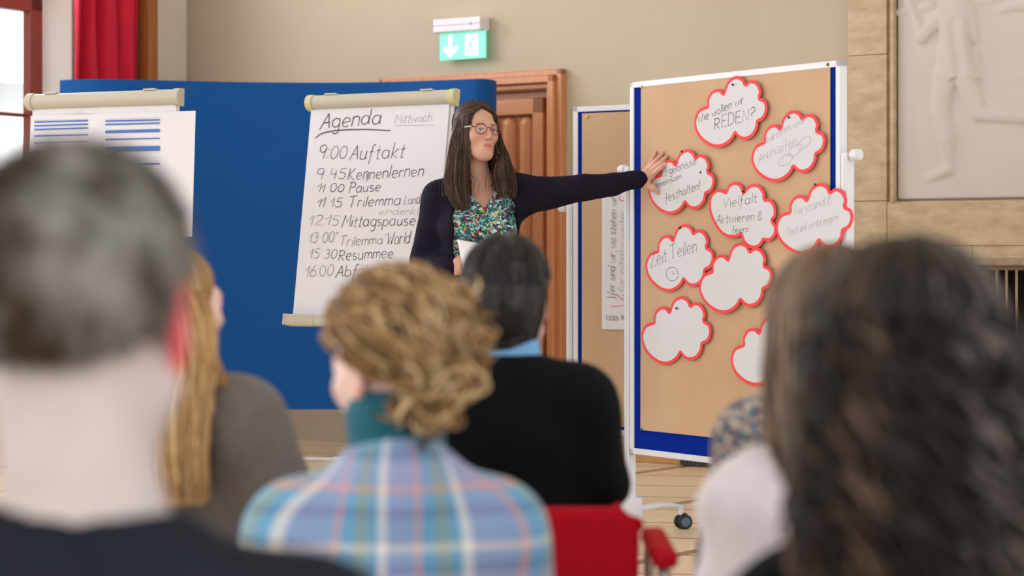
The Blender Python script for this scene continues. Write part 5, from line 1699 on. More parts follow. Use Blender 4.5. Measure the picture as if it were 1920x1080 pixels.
    for q in (-1, 1):
        ring = [T(q * (0.0335 + 0.0225 * math.cos(t)), 0.1035 - 0.010 * (abs(0.0335 + 0.0225 * math.cos(t)) / 0.05) ** 2, 0.0025 + 0.0195 * math.sin(t) - 0.0) for t in np.linspace(0, 2 * PI, 33)]
        mb.tube(ring, 0.0016, 8, caps=False)
    mb.tube([T(-0.0115, 0.1035, 0.007), T(0, 0.1075, 0.010), T(0.0115, 0.1035, 0.007)], 0.0016, 8)
    for q in (-1, 1): mb.tube([T(q * 0.055, 0.0925, 0.010), T(q * 0.063, 0.088, 0.0115), T(q * 0.069, 0.078, 0.0115)], [0.0018, 0.0026, 0.0022], 8)
    gl = mb.build('glasses', M_rim, root, True)
    for q in (-1, 1):
        mb = MB(); mb.tube([T(q * 0.069, 0.080, 0.0115), T(q * 0.077, 0.03, 0.012), T(q * 0.079, -0.005, 0.008), T(q * 0.076, -0.02, -0.012)], [0.0026, 0.0024, 0.002, 0.0016], 8)
        tp = mb.build('temple', M_temple, gl, True); tp['label'] = 'pale temple arm'
    for q in (-1, 1):
        mb = MB(); c = [T(q * (0.0335 + 0.0215 * math.cos(t)), 0.1030 - 0.010 * (abs(0.0335 + 0.0215 * math.cos(t)) / 0.05) ** 2, 0.0025 + 0.0185 * math.sin(t)) for t in np.linspace(0, 2 * PI, 25)[:-1]]
        vs = mb.raw(c + [T(q * 0.0335, 0.101, 0.0025)], [(i, (i + 1) % 24, 24) for i in range(24)])
        mb.build('lens', M_glass, gl, True)
    # folded notes held in the other hand
    mb = MB()
    c = [P(857.5, 449, 7.975), P(899, 456.5, 7.945), P(892, 525, 7.95), P(871, 512, 7.965)]
    G = []
    for j in range(7):
        for i in range(7):
            u, v = i / 6, j / 6
            p = c[0] * (1 - u) * (1 - v) + c[1] * u * (1 - v) + c[2] * u * v + c[3] * (1 - u) * v
            G.append(p + Vector((0, -0.012 * math.sin(PI * u), 0)))
    mb.raw(G, [(j * 7 + i, j * 7 + i + 1, j * 7 + i + 8, j * 7 + i + 7) for j in range(6) for i in range(6)])
    o = mb.build('note_sheets', M_paper, None, True)
    md = o.modifiers.new('thickness', 'SOLIDIFY'); md.thickness = 0.002
    tag(o, 'folded white note sheets held in the presenter\'s hand', 'paper')
presenter()

# ---------------------------------------------------------------- audience
def cap_hair(k, grow, nape_z, front_y=0.055, h=0.006, ear=True, thick_back=0.0, wr=0.0):
    """close cropped hair: a shell over the skull down to nape_z (head coordinates)"""
    def cut(S):
        # face side
        a = cmb(k.HC, k.Rh, (0, front_y, 0.05), k.hs); n = k.Rh @ V3((0, 0.72, -0.70))
        S.half(a, n, 0.012)
        b = cmb(k.HC, k.Rh, (0, -0.09, nape_z), k.hs); n2 = k.Rh @ V3((0, 0.35, -0.94))
        S.half(b, n2, 0.015)
        if ear:
            for q in (-1, 1): S.ell(cmb(k.HC, k.Rh, (q * 0.085, 0.0, -0.012), k.hs), V3((0.022, 0.026, 0.038)) * k.hs, k.Rh, 0.008, 'cut')
    ex = lambda S: S.ell(cmb(k.HC, k.Rh, (0, -0.045, -0.02), k.hs), (V3((0.062, 0.055, 0.085)) + grow * 0.6 + V3((0, thick_back, 0))) * k.hs, k.Rh, 0.03)
    return scalp_cap(k, (0.073 + grow, 0.093 + grow, 0.080 + grow), cut, h=h, extra=ex, wr=wr)

def short_strands(cap, n, L, k, cols, seed, down=0.6, lift=0.5):
    """short hairs growing out of the cap surface, combed away from the crown"""
    r = np.random.default_rng(seed)
    V, Q = cap; N = vnormals(V, Q)
    idx = r.integers(0, len(V), n)
    cr = cmb(k.HC, k.Rh, (0.01, -0.05, 0.12), k.hs)
    paths = []
    for i in idx:
        p = V[i]; nn = N[i]
        d = p - cr; d = d - nn * (d @ nn); d = d / (np.linalg.norm(d) + 1e-6)
        d = d * 0.8 + V3((0, 0, -1)) * 0.3 * down + r.normal(size=3) * 0.18
        ll = L * r.uniform(0.5, 1.2)
        t = np.linspace(0, 1, 5)[:, None]
        paths.append((p - nn * 0.004 + nn * ll * lift * (t - 0.55 * t * t) + d * ll * t * (0.5 + 0.5 * t)).astype(np.float32))
    return paths

def fabric(name, c, **kw):
    a = dict(rough=0.9, var=0.10, vs=18, bump=0.2, bs=240, sheen=0.1); a.update(kw)
    return mat(name, c, **a)

def person(name_label, k):
    return thing('person', name_label, 'person', Vector((float(k.H[0]), float(k.H[1]), 0)))

M_trou = fabric('dark_trousers', rgb(40, 42, 52))
def lower(root, k, mt=None):
    def fn(S):
        S.cap(k.H + UP * 0.03, k.H - UP * 0.04, k.hw + 0.002, k.hw - 0.01, 0.03, sq=k.deep + 0.05, ax=k.f)
        legs_shape(S, k, 0.004)
    solid(root, k, 'trousers', 0.012, mt or M_trou, fn, smooth=1)
    M_sh = bpy.data.materials['black_shoe']
    for hip, kn, an, toe in k.legs:
        solid(root, k, 'shoe', 0.010, M_sh, lambda S: (S.cap(an - UP * 0.035, toe, 0.044, 0.036, 0.02), S.cap(an, an - UP * 0.03, 0.044, 0.044, 0.02), S.half((0, 0, 0.003), (0, 0, -1))), box=(toe * 0.5 + an * 0.5 - V3((0.22, 0.22, 0.09)), toe * 0.5 + an * 0.5 + V3((0.22, 0.22, 0.14))))

def jumper(root, k, name, mt, g=0.012, h=0.008, neck=0.062, wr=0.004, seed=2, extra=None, cutneck=True, sleeve=0.012, hem=True, nk=None):
    def fn(S):
        torso_shape(S, k, g, arms=False)
        for a in (k.armL, k.armR):
            d = a[2] - a[1]; d = d / np.linalg.norm(d)
            S.chain([a[0], a[1], a[2] - d * 0.035], [k.ar[0] + sleeve + 0.004, k.ar[1] + sleeve, k.ar[2] + sleeve], 0.04)
        if extra: extra(S)
        if nk: nk(S)
        elif cutneck: neck_cut(S, k, neck)
    return solid(root, k, name, h, mt, fn, wr=wr, seed=seed, wf=(18, 14, 22), smooth=2)

def man():
    k = seated(160, 995, 1.64, math.radians(6), 155, 578, math.radians(8), 1.08, half_sh=0.185, sh_drop=0.085, sr=0.052, cw=0.155, ww=0.14, hw=0.16, bust=False, ar=(0.056, 0.046, 0.034), head_dY=0.015)
    root = person('seated man with cropped grey hair and charcoal tee, in front of the printed poster', k)
    skin_body(root, k, 0.0055, M_skin, base=(0.57, 0.48, 0.45), red_ear=1.0, neck_r=0.0585)  # full ear red paints in the backlight glowing through it
    def nk(S):
        S.cap(k.N - UP * 0.020 + k.f * 0.02, k.N + UP * 0.15 + k.f * 0.02, 0.080, 0.092, 0.006, 'cut')
        S.cap(k.N - UP * 0.035 + k.f * 0.06, k.N + UP * 0.15 + k.f * 0.06, 0.06, 0.085, 0.006, 'cut')
    jumper(root, k, 't_shirt', fabric('charcoal_tee', rgb(30, 32, 40), bump=0.05, sheen=0.0, spec=0.15), g=0.006, h=0.007, nk=nk, sleeve=0.008)
    cap = cap_hair(k, 0.011, -0.036, h=0.0055)
    Vl = (cap[0] - k.HC) @ k.Rh
    nz = np.array([mnoise.noise(Vector((float(p[0]) * 26, float(p[1]) * 26, float(p[2]) * 18))) for p in Vl])
    nz2 = np.array([mnoise.noise(Vector((float(p[0]) * 60 + 5, float(p[1]) * 60, float(p[2]) * 40))) for p in Vl])
    side = np.clip((Vl[:, 0] + 0.02) / 0.09, 0, 1) * np.clip((Vl[:, 2] + 0.09) / 0.12, 0, 1)
    g = np.clip(0.06 + 1.05 * nz + 0.35 * nz2 + 0.68 * side, 0, 1)[:, None]
    col = V3((0.036, 0.022, 0.011)) * (1 - g) + V3((0.27, 0.252, 0.228)) * g
    fade = np.clip((-0.045 - Vl[:, 2]) / 0.05, 0, 0.75)[:, None]
    col = col * (1 - fade) + V3((0.34, 0.24, 0.19)) * fade
    N = vnormals(*cap)
    r = np.random.default_rng(3)
    idx_cols = []
    paths = []
    cr = cmb(k.HC, k.Rh, (0.01, -0.05, 0.12), k.hs)
    for i in r.integers(0, len(cap[0]), 5200):
        p = cap[0][i]; nn = N[i]; d = p - cr; d = d - nn * (d @ nn); d = d / (np.linalg.norm(d) + 1e-6) + r.normal(size=3) * 0.25
        ll = 0.013 * r.uniform(0.5, 1.3); t = np.linspace(0, 1, 4)[:, None]
        paths.append((p - nn * 0.003 + nn * ll * 0.6 * t + d * ll * 0.8 * t * t).astype(np.float32)); idx_cols.append(col[i] * r.uniform(0.6, 1.5))
    hair_mesh(root, paths, 0.0011, idx_cols, M_hair_dull, cap=(cap[0], cap[1], col), n=3)
    lower(root, k)
man()

def plaid_mat():
    nt = NT('plaid_flannel')
    tc = nt.n('ShaderNodeUVMap'); tc.uv_map = 'UVMap'
    sx = nt.n('ShaderNodeSeparateXYZ'); nt.l(tc.outputs['UV'], sx.inputs['Vector'])
    def st(sock, pitch, off, stops):
        a = nt.n('ShaderNodeMath', operation='MULTIPLY_ADD'); nt.l(sock, a.inputs[0]); a.inputs[1].default_value = 1 / pitch; a.inputs[2].default_value = off
        b = nt.n('ShaderNodeMath', operation='FRACT'); nt.l(a.outputs[0], b.inputs[0])
        r = ramp(nt, stops, 'LINEAR'); nt.l(b.outputs[0], r.inputs['Fac']); return r
    def hard(lst):
        out = []
        for i, (a, b, c) in enumerate(lst): out += [(a + 0.008, c), (b - 0.008, c)]
        return out
    O = rgb(230, 154, 128); Bl = rgb(104, 160, 196); Ol = rgb(140, 156, 132); Cr = rgb(242, 232, 216); La = rgb(152, 158, 194); Dk = rgb(66, 106, 152)
    v = st(sx.outputs['X'], 0.137, 0.70, hard([(0, .06, O), (.06, .24, Bl), (.24, .42, Ol), (.42, .54, Bl), (.54, .64, Cr), (.64, 1.0, La)]))
    h = st(sx.outputs['Y'], 0.150, 0.10, hard([(0, .07, Cr), (.07, .30, Bl), (.30, .40, Dk), (.40, .52, Bl), (.52, .58, O), (.58, .80, La), (.80, .9, Dk), (.9, 1.0, Bl)]))
    mx = nt.n('ShaderNodeMix', data_type='RGBA'); mx.inputs[0].default_value = 0.42
    nt.l(v.outputs['Color'], mx.inputs[6]); nt.l(h.outputs['Color'], mx.inputs[7])
    nt.l(mx.outputs[2], nt.b.inputs['Base Color']); nt.b.inputs['Roughness'].default_value = 0.9
    nt.b.inputs['Sheen Weight'].default_value = 0.15
    return nt.m

def cyl_uv(o, cx, cy, r):
    me = o.data; uv = me.uv_layers.new(name='UVMap')
    n = len(me.vertices); co = np.empty(n * 3, np.float32); me.vertices.foreach_get('co', co); co = co.reshape(-1, 3)
    a = np.arctan2(co[:, 0] - cx, -(co[:, 1] - cy))
    U = np.stack([a * r, co[:, 2]], 1)
    li = np.empty(len(me.loops), np.int32); me.loops.foreach_get('vertex_index', li)
    ls = U[li]
    uv.data.foreach_set('uv', ls.astype(np.float32).ravel())

def plaid_woman():
    k = seated(742, 892, 2.8, math.radians(-4), 740, 690, math.radians(-44), 0.95, half_sh=0.145, sh_drop=0.078, sr=0.046, hw=0.15, cw=0.135, elbow_out=0.055, tilt=math.radians(-8))
    root = person('seated woman with curly blond pinned-up hair and a blue plaid shirt, seen from behind', k)
    skin_body(root, k, 0.0055, M_skin, base=(0.82, 0.56, 0.47), red_ear=0.2, neck_r=0.050)
    M_pl = plaid_mat()
    def ex(S):
        S.chain([k.N - UP * 0.03 - k.f * 0.03, k.N - UP * 0.012 - k.f * 0.03], [0.078, 0.072], 0.02)       # folded collar
    o = jumper(root, k, 'shirt', M_pl, g=0.016, h=0.007, neck=0.058, wr=0.005, seed=5, extra=ex, sleeve=0.016)
    cyl_uv(o, float(k.N[0] - root.location[0]), float(k.N[1] - root.location[1]) + 0.02, 0.155)
    c = o.data.uv_layers['UVMap']
    M_teal = fabric('teal_rollneck', rgb(10, 92, 108))
    def roll(S):
        d = k.HC - k.N; d = d / np.linalg.norm(d)
        S.cap(k.N + UP * 0.0 - k.f * 0.004, k.N + d * 0.078 - k.f * 0.004, 0.071, 0.067, 0.0)
        S.cap(k.N - d * 0.1, k.N + d * 0.3, 0.050, 0.050, 0.004, 'cut')
    solid(root, k, 'rollneck', 0.006, M_teal, roll, wr=0.004, wf=(10, 10, 90), smooth=1, box=(k.N - 0.14, k.N + 0.16))
    # hair: swept up and back into a curled roll low at the right of the nape
    def cut(S):
        S.half(cmb(k.HC, k.Rh, (0, 0.052, 0.05), k.hs), k.Rh @ V3((0, 0.80, -0.6)), 0.015)
        S.half(cmb(k.HC, k.Rh, (-0.03, -0.09, -0.055), k.hs), k.Rh @ V3((-0.45, 0.35, -0.9)), 0.015)
    cap = scalp_cap(k, (0.088, 0.106, 0.096), cut, extra=lambda S: S.ell(cmb(k.HC, k.Rh, (0, -0.05, -0.02), k.hs), V3((0.075, 0.065, 0.09)) * k.hs, k.Rh, 0.03))
    r = np.random.default_rng(8)
    Cc = cmb(k.HC, k.Rh, (0, -0.014, 0.036), k.hs)
    paths = []; cols = []
    roll_c = [V3(P(x, y, 2.8 + dy)) for x, y, dy in ((848, 560, 0.0), (872, 620, -0.03), (868, 680, -0.065), (838, 730, -0.085), (806, 758, -0.085), (772, 752, -0.085))]
    def along(c, t):
        j = t * (len(c) - 1); i = min(int(j), len(c) - 2); f = j - i
        return c[i] * (1 - f) + c[i + 1] * f
    base_c = (0.29, 0.155, 0.055); lt = (0.52, 0.36, 0.185); dk = (0.09, 0.05, 0.022)
    for i in range(1500):                                    # swept strands
        az = r.uniform(-PI, PI); ph0 = r.uniform(0.1, 1.25)
        q0 = V3((math.sin(az) * math.sin(ph0) * 0.094, math.cos(az) * math.sin(ph0) * 0.112, math.cos(ph0) * 0.102))
        p0 = Cc + k.hs * (k.Rh @ q0)
        e = along(roll_c, r.random()) + r.normal(size=3) * 0.012
        pts = []
        w0, w1 = r.uniform(0, 6.28, 2); am = r.uniform(0.003, 0.009)
        for t in np.linspace(0, 1, 14):
            p = p0 * (1 - t) + e * t
            l = ((p - Cc) @ k.Rh) / V3((0.094, 0.112, 0.104))
            nl = np.linalg.norm(l)
            if nl < 1.0: p = Cc + ((l / nl) * V3((0.094, 0.112, 0.104))) @ k.Rh.T
            pts.append(p + am * V3((math.sin(w0 + t * 13), math.cos(w1 + t * 11), math.sin(w1 + t * 12))))
        loc = (np.array(pts) - k.HC) @ k.Rh / k.hs
        if np.any((loc[:, 0] < 0.02) & (loc[:, 2] < -0.045)) or np.any((loc[:, 1] > 0.03) & (loc[:, 2] < 0.03)): continue
        paths.append(np.array(pts, np.float32)); u = r.random()
        cols.append(V3(base_c if u < 0.55 else (lt if u < 0.82 else dk)) * r.uniform(0.7, 1.35))
    for i in range(330):                                    # curls of the roll
        c = along(roll_c, r.random()) + r.normal(size=3) * V3((0.014, 0.012, 0.016))
        ax = r.normal(size=3); ax /= np.linalg.norm(ax); b = np.cross(ax, r.normal(size=3)); b /= np.linalg.norm(b); d = np.cross(ax, b)
        R0 = r.uniform(0.008, 0.022); tt = np.linspace(0, r.uniform(3.5, 8), 16)[:, None]
        paths.append((c + R0 * (np.cos(tt) * b + np.sin(tt) * d) + ax * (tt - 3) * 0.0035).astype(np.float32)); u = r.random()
        cols.append(V3(base_c if u < 0.35 else (lt if u < 0.80 else dk)) * r.uniform(0.75, 1.5))
    for i in range(260):                                    # loose frizz round the outline
        az = r.uniform(-PI, PI); ph0 = r.uniform(0.0, 1.4)
        q0 = V3((math.sin(az) * math.sin(ph0) * 0.092, math.cos(az) * math.sin(ph0) * 0.108, math.cos(ph0) * 0.10))
        p = Cc + k.hs * (k.Rh @ q0); o_ = (p - Cc) / np.linalg.norm(p - Cc)
        b = np.cross(o_, r.normal(size=3)); b /= np.linalg.norm(b); d = np.cross(o_, b); R0 = r.uniform(0.006, 0.016)
        tt = np.linspace(0, r.uniform(3, 7), 14)[:, None]
        paths.append((p + o_ * (0.004 + tt * 0.0022) + R0 * (np.cos(tt) * b + np.sin(tt) * d)).astype(np.float32)); cols.append(V3(base_c) * r.uniform(0.8, 1.5))
    hair_mesh(root, paths, 0.0034, cols, M_hair, cap=(cap[0], cap[1], (0.13, 0.075, 0.034)), n=5)
    lower(root, k)
plaid_woman()

def dark_sweater():
    k = seated(956, 706, 3.9, math.radians(2), 951, 562, math.radians(14), 0.97, hipz=0.56, half_sh=0.138, sh_drop=0.045, sr=0.046, hw=0.132, cw=0.142, ww=0.130, elbow_out=0.03, bust=True)
    k.armL[0] = k.SL; k.armL[1] = k.SL + V3((-0.05, 0.06, -0.26)); k.armL[2] = V3(P(1030, 922, 3.99))
    k.armR[1] = V3(P(1128, 905, 3.90)); k.armR[2] = V3(P(1010, 900, 4.14))
    root = person('seated person with dark cropped hair, black sweater and light blue collar, seen from behind', k)
    def hands(S):
        hand_shape(S, k.armL[2], (0.75, -0.55, 0.1), (0.5, 0.8, 0.2), 1, 0.25, 0.95)
        hand_shape(S, k.armR[2], (-1, 0.1, 0.0), (0, 1, 0.4), 1, 0.4, 0.95)
    skin_body(root, k, 0.0055, M_skin, base=(0.72, 0.44, 0.34), red_ear=0.25, handfn=hands, neck_r=0.050)
    jumper(root, k, 'sweater', fabric('black_knit', rgb(9, 10, 14), sheen=0.0, spec=0.15), g=0.014, h=0.008, neck=0.066, seed=7, wr=0.003)
    M_col = fabric('light_blue_shirt', rgb(112, 166, 208), bump=0.05)
    def collar(S):
        d = k.HC - k.N; d = d / np.linalg.norm(d)
        S.cap(k.N - UP * 0.012 - k.f * 0.006, k.N + d * 0.052 - k.f * 0.006, 0.070, 0.060, 0.0)
        S.cap(k.N - d * 0.1, k.N + d * 0.3, 0.051, 0.051, 0.004, 'cut')
    solid(root, k, 'shirt_collar', 0.005, M_col, collar, smooth=1, box=(k.N - 0.13, k.N + 0.13))
    cap = cap_hair(k, 0.013, -0.080, front_y=0.06, thick_back=0.006, h=0.0055)
    # longer hair combed down from the crown
    paths = hair_paths(k, 1500, (0.0885, 0.109, 0.0965), (0.9, PI), lambda a: 1.75 if a > 1.9 else 1.30, wave=0.0, seed=4, jit=0.12, phi0=0.02)
    P2 = []
    r = np.random.default_rng(2)
    for i in range(700):                                    # back of the head down to the nape
        a = PI + r.normal() * 0.55
        x = math.sin(a); y = math.cos(a)
        pts = []
        for t in np.linspace(0, 1, 10):
            z = 0.03 - 0.125 * t + r.normal() * 0.0008
            sh = 1.0 - 0.42 * max(t - 0.2, 0) ** 1.4
            pts.append(cmb(k.HC, k.Rh, (x * 0.086 * sh, -0.014 + y * 0.108 * sh + 0.004 * t, z), k.hs))
        P2.append(np.array(pts, np.float32))
    cols = hair_cols(len(paths) + len(P2), (0.018, 0.014, 0.012), 0.3, 6, (0.085, 0.075, 0.066), 0.24)
    hair_mesh(root, paths + P2, 0.0024, cols, M_hair, cap=(cap[0], cap[1], (0.014, 0.011, 0.010)))
    lower(root, k)
    return k
KS = dark_sweater()

def blonde():
    k = seated(330, 728, 3.6, math.radians(34), 320, 576, math.radians(47), 0.95, half_sh=0.152, sh_drop=0.05, sr=0.046, hw=0.145, cw=0.135)
    for q, (hip, kn, an, toe) in zip((-1, 1), list(k.legs)):
        sh = V3((-0.20 if q < 0 else -0.16, 0.06, 0)); k.legs[0 if q < 0 else 1] = (hip, kn + sh, an + sh * 1.1, toe + sh * 1.4)
    k.armR[1] = V3(P(506, 900, 3.52)); k.armR[2] = V3(P(520, 985, 3.72))
    root = person('seated woman with long straight blond hair and grey-brown blazer, turned to the presenter', k)
    skin_body(root, k, 0.0055, M_skin, base=(0.82, 0.53, 0.42), red_ear=0.15, neck_r=0.049)
    eyes(root, k)
    jumper(root, k, 'blazer', fabric('grey_brown_wool', rgb(100, 92, 88), var=0.14, vs=60), g=0.018, h=0.008, neck=0.07, seed=11, wr=0.005, sleeve=0.02)
    def cut(S):
        S.ell(cmb(k.HC, k.Rh, (0, 0.098, -0.045), k.hs), (0.066, 0.085, 0.118), k.Rh, 0.012, 'cut')
        for q in (-1, 1): S.ell(cmb(k.HC, k.Rh, (q * 0.088, 0.004, -0.012), k.hs), V3((0.022, 0.024, 0.034)), k.Rh, 0.008, 'cut')
    cap = scalp_cap(k, (0.082, 0.101, 0.088), cut, h=0.0055, extra=lambda S: S.ell(cmb(k.HC, k.Rh, (0, -0.045, -0.03), k.hs), V3((0.07, 0.062, 0.10)) * k.hs, k.Rh, 0.03))
    Cc = cmb(k.HC, k.Rh, (0, -0.014, 0.036), k.hs)
    paths = hair_paths(k, 420, (0.086, 0.105, 0.092), (1.35, PI), lambda a: 1.45 if a > 1.9 else 1.25, zend=lambda a: 0.70, wave=0.006, wfreq=18, flare=0.0, drift=(0.0, -0.35, 0), seed=9)
    # gathered fall down the back, lying outside the blazer
    r = np.random.default_rng(6); P2 = []
    cen = [(322, 520, 3.62), (342, 600, 3.52), (342, 680, 3.47), (334, 760, 3.44), (328, 850, 3.43), (334, 945, 3.43)]
    wid = [0.05, 0.052, 0.055, 0.055, 0.053, 0.046]
    for i in range(900):
        b = r.uniform(-1, 1); dd = r.uniform(-0.5, 0.5); pts = []
        s0 = r.random() * 0.8; end = 5 - r.random() ** 2 * 0.6; w0 = r.uniform(0, 6.28)
        for j in np.linspace(s0, end, 18):
            i0 = min(int(j), 4); t = j - i0
            c = V3(P(*cen[i0])) * (1 - t) + V3(P(*cen[i0 + 1])) * t
            w_ = wid[i0] * (1 - t) + wid[i0 + 1] * t
            pts.append(c + V3((b * w_ + 0.004 * math.sin(w0 + j * 2.2), dd * 0.05 - 0.02 * (1 - b * b), 0)))
        P2.append(np.array(pts, np.float32))
    # hair falling forward over the right shoulder
    for i in range(160):
        b = r.uniform(-1, 1); pts = []
        for j, (x, y, Y) in enumerate([(372, 560, 3.56), (385, 640, 3.50), (398, 690, 3.47), (412, 722, 3.48), (424, 745, 3.50)]):
            pts.append(V3(P(x + b * 12, y, Y)) + r.normal(size=3) * 0.003)
        P2.append(np.array(pts, np.float32))
    cols = hair_cols(len(paths) + len(P2), (0.43, 0.235, 0.085), 0.25, 6, (0.62, 0.42, 0.20), 0.3)
    hair_mesh(root, paths + P2, 0.0028, cols, M_hair, cap=(cap[0], cap[1], (0.36, 0.19, 0.06)))
    lower(root, k)
blonde()

def long_hair_fall(k, cen, wid, n, seed, depth=0.07, wave=0.006, wf=2.2, curl=0.0, front=None):
    r = np.random.default_rng(seed); out = []
    m = len(cen)
    for i in range(n):
        b = r.uniform(-1, 1); dd = r.uniform(-0.5, 0.5); pts = []
        s0 = r.random() * 1.2; end = m - 1 - r.random() ** 2 * 0.7; w0 = r.uniform(0, 6.28)
        steps = 30 if curl else 18
        for j in np.linspace(s0, end, steps):
            i0 = min(int(j), m - 2); t = j - i0
            c = V3(P(*cen[i0])) * (1 - t) + V3(P(*cen[i0 + 1])) * t
            w_ = wid[i0] * (1 - t) + wid[i0 + 1] * t
            q = V3((b * w_ + wave * math.sin(w0 + j * wf), dd * depth - 0.03 * (1 - b * b), 0))
            if curl: q = q + curl * V3((math.cos(w0 * 3 + j * 5.5), math.sin(w0 * 3 + j * 5.5), 0.4 * math.sin(w0 + j * 4))) 
            pts.append(c + q)
        out.append(np.array(pts, np.float32))
    return out

def white_sweater():
    k = seated(1628, 880, 2.62, math.radians(4), 1556, 636, math.radians(-6), 0.95, half_sh=0.128, sh_drop=0.055, sr=0.044, hw=0.15, cw=0.135, elbow_out=0.06)
    root = person('seated woman with straight light brown hair and a fluffy white sweater', k)
    skin_body(root, k, 0.0065, M_skin, base=(0.80, 0.54, 0.44), neck_r=0.049)
    jumper(root, k, 'sweater', fabric('white_fluffy_knit', rgb(226, 214, 216), bump=0.5, bs=90, sheen=0.4), g=0.020, h=0.008, neck=0.066, seed=3, wr=0.016, sleeve=0.026)
    def cut(S): S.ell(cmb(k.HC, k.Rh, (0, 0.098, -0.045), k.hs), (0.066, 0.085, 0.118), k.Rh, 0.012, 'cut')
    cap = scalp_cap(k, (0.082, 0.101, 0.088), cut, h=0.006, extra=lambda S: S.ell(cmb(k.HC, k.Rh, (0, -0.045, -0.03), k.hs), V3((0.072, 0.064, 0.10)) * k.hs, k.Rh, 0.03))
    paths = hair_paths(k, 900, (0.088, 0.106, 0.0945), (0.95, PI), lambda a: 1.6, zend=lambda a: 0.83, wave=0.008, wfreq=15, flare=-0.02, drift=(0.04, -0.1, 0), seed=19)
    r = np.random.default_rng(4)
    cols = []
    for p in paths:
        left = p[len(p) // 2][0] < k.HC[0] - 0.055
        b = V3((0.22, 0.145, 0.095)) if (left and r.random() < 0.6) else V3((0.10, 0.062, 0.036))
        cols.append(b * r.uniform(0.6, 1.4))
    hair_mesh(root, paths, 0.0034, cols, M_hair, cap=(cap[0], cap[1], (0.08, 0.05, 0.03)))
    lower(root, k)
white_sweater()

def patterned():
    k = seated(1576, 752, 3.5, math.radians(0), 1556, 628, math.radians(6), 0.93, half_sh=0.146, sh_drop=0.062, sr=0.045, hw=0.15, cw=0.135)
    root = person('seated person in a blue and beige speckled top, mostly hidden behind the white sweater', k)
    skin_body(root, k, 0.007, M_skin, neck_r=0.049)
    nt = NT('speckled_print')
    tc = nt.n('ShaderNodeTexCoord'); vo = nt.n('ShaderNodeTexVoronoi', Scale=135.0); nt.l(tc.outputs['Object'], vo.inputs['Vector'])
    sp = nt.n('ShaderNodeSeparateColor'); nt.l(vo.outputs['Color'], sp.inputs['Color'])
    r_ = ramp(nt, [(0, rgb(70, 72, 82)), (0.30, rgb(170, 152, 138)), (0.56, rgb(110, 106, 110)), (0.70, rgb(190, 172, 156)), (0.86, rgb(60, 120, 140)), (0.93, rgb(60, 72, 96))], 'CONSTANT'); nt.l(sp.outputs['Red'], r_.inputs['Fac'])
    nt.l(r_.outputs['Color'], nt.b.inputs['Base Color']); nt.b.inputs['Roughness'].default_value = 0.85
    jumper(root, k, 'top', nt.m, g=0.014, h=0.009, neck=0.064, seed=13, sleeve=0.014)
    cap = cap_hair(k, 0.012, -0.085, h=0.006)
    paths = short_strands(cap, 900, 0.03, k, None, 3)
    hair_mesh(root, paths, 0.002, hair_cols(900, (0.05, 0.032, 0.02), 0.3, 2), M_hair, cap=(cap[0], cap[1], (0.04, 0.026, 0.017)), n=4)
    lower(root, k)
patterned()

def curly_dark():
    k = seated(1738, 1050, 1.95, math.radians(-3), 1696, 708, math.radians(-8), 0.97, half_sh=0.135, sh_drop=0.06, sr=0.045, hw=0.15, cw=0.135)
    root = person('seated woman with big dark curly hair, in front of the stone wall relief', k)
    skin_body(root, k, 0.0065, M_skin, base=(0.76, 0.48, 0.38), neck_r=0.050)
    jumper(root, k, 'top', fabric('black_top', rgb(10, 10, 13), sheen=0.0, spec=0.15), g=0.012, h=0.009, neck=0.064, seed=17)
    def cut(S): S.ell(cmb(k.HC, k.Rh, (0, 0.098, -0.045), k.hs), (0.066, 0.085, 0.118), k.Rh, 0.012, 'cut')
    cap = scalp_cap(k, (0.088, 0.108, 0.098), cut, h=0.006, extra=lambda S: (S.ell(cmb(k.HC, k.Rh, (0, -0.045, -0.05), k.hs), V3((0.085, 0.07, 0.13)) * k.hs, k.Rh, 0.03),))
    paths = hair_paths(k, 700, (0.098, 0.116, 0.107), (0.95, PI), lambda a: 1.55, zend=lambda a: 0.76, wave=0.013, wfreq=42, flare=0.12, seed=23, jit=0.08)
    fall = long_hair_fall(k, [(1714, 560, 1.9), (1722, 660, 1.86), (1730, 780, 1.84), (1736, 900, 1.83), (1740, 1020, 1.83), (1744, 1150, 1.84)], [0.075, 0.100, 0.108, 0.112, 0.116, 0.11], 800, 31, 0.10, 0.01, 2.0, 0.010)
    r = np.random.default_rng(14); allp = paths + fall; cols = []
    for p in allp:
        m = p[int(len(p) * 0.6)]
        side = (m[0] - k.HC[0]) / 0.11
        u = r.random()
        if side > 0.15 and u < 0.45: b = V3((0.14, 0.115, 0.10))  # paler right-hand strands: window highlight put into the hair colour
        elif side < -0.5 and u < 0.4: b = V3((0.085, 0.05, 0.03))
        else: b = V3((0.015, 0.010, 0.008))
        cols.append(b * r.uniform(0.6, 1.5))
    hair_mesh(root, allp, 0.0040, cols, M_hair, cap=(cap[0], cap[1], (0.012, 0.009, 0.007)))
    lower(root, k)
curly_dark()

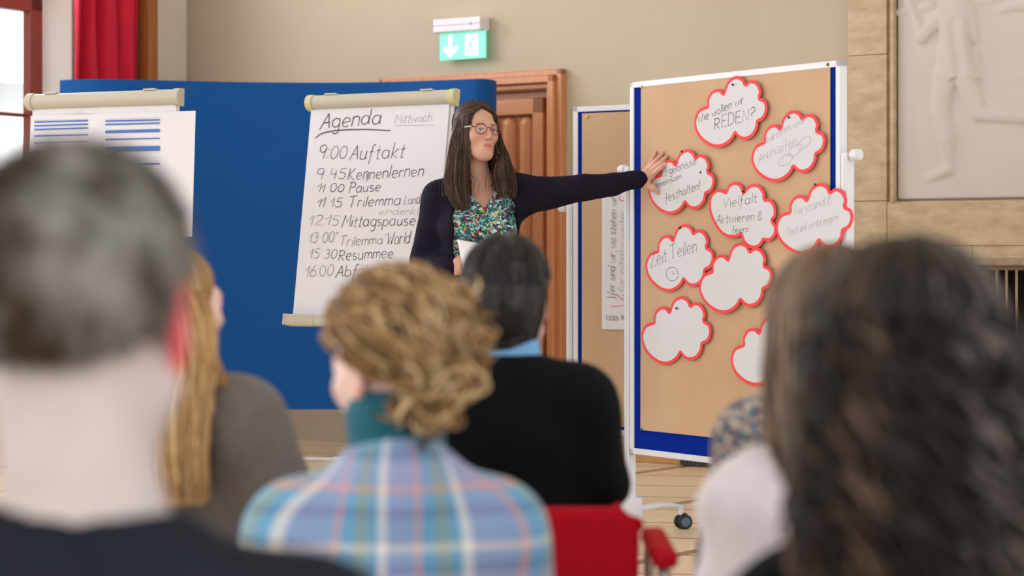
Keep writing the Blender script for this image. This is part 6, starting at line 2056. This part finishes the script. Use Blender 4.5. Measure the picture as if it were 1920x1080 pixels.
# ---------------------------------------------------------------- red armchair of the person in the black sweater
M_redf = mat('red_upholstery', rgb(178, 0, 26), 0.8, var=0.05, vs=40, spec=0.2, bump=0.15, bs=300)
M_chrome = mat('pale_metal_tube', rgb(205, 205, 208), 0.3, metal=0.7)
def armchair(cx, ys, label):
    root = thing('armchair', label, 'chair', Vector((cx, ys, 0)))
    W = 0.200
    mb = MB(); mb.box((-W, -0.03, 0.345), (W, 0.46, 0.402), 0.022, 4); mb.build('seat', M_redf, root, True)
    # back: rounded corners, slightly curved, leaning back
    n = 16; out = []
    r = 0.05
    for (sx, sz, a0) in ((1, 1, 0), (-1, 1, 90), (-1, -1, 180), (1, -1, 270)):
        for i in range(7):
            a = math.radians(a0 + 90 * i / 6)
            out.append((sx * (W - r) + r * math.cos(a), (0.585 + sz * (0.105 - r + 0.0)) + r * math.sin(a)))
    mb = MB(); mb.prism(out, -0.022, 0.022)
    bmesh.ops.bevel(mb.bm, geom=[e for e in mb.bm.edges if abs(e.verts[0].co.y - e.verts[1].co.y) < 1e-6 and len(e.link_faces) == 2 and e.calc_face_angle(0) > 1.0], offset=0.012, segments=3, affect='EDGES')
    for v in mb.bm.verts:
        v.co.y += -0.02 - (v.co.z - 0.5) * 0.22 + 0.18 * (v.co.x ** 2)
    mb.build('backrest', M_redf, root, True)
    for q in (-1, 1):
        x = q * 0.245
        mb = MB(); mb.tube([(x, 0.36, 0.0), (x, 0.36, 0.55), (x, 0.345, 0.575), (x, 0.30, 0.582), (x, 0.0, 0.582), (x, -0.03, 0.575), (x, -0.045, 0.55), (x, -0.05, 0.3), (x, -0.07, 0.0)], 0.011, 12)
        mb.build('leg_frame', M_chrome, root, True)
        mb = MB(); mb.box((x - 0.023, -0.06, 0.585), (x + 0.023, 0.26, 0.618), 0.014, 4)
        for v in mb.bm.verts: v.co.x += (v.co.y - 0.1) * -0.0; 
        mb.build('armrest', M_redf, root, True)
    mb = MB(); mb.tube([(-0.245, 0.34, 0.335), (0.245, 0.34, 0.335)], 0.010, 12); mb.tube([(-0.245, -0.048, 0.335), (0.245, -0.048, 0.335)], 0.010, 12)
    for x in (-0.13, 0.13): mb.tube([(x, -0.045, 0.335), (x, -0.05, 0.44), (x, -0.028, 0.56)], 0.010, 10)
    mb.build('cross_bar', M_chrome, root, True)
    return root
armchair(0.022, 3.58, 'red upholstered armchair under the person in the black sweater')
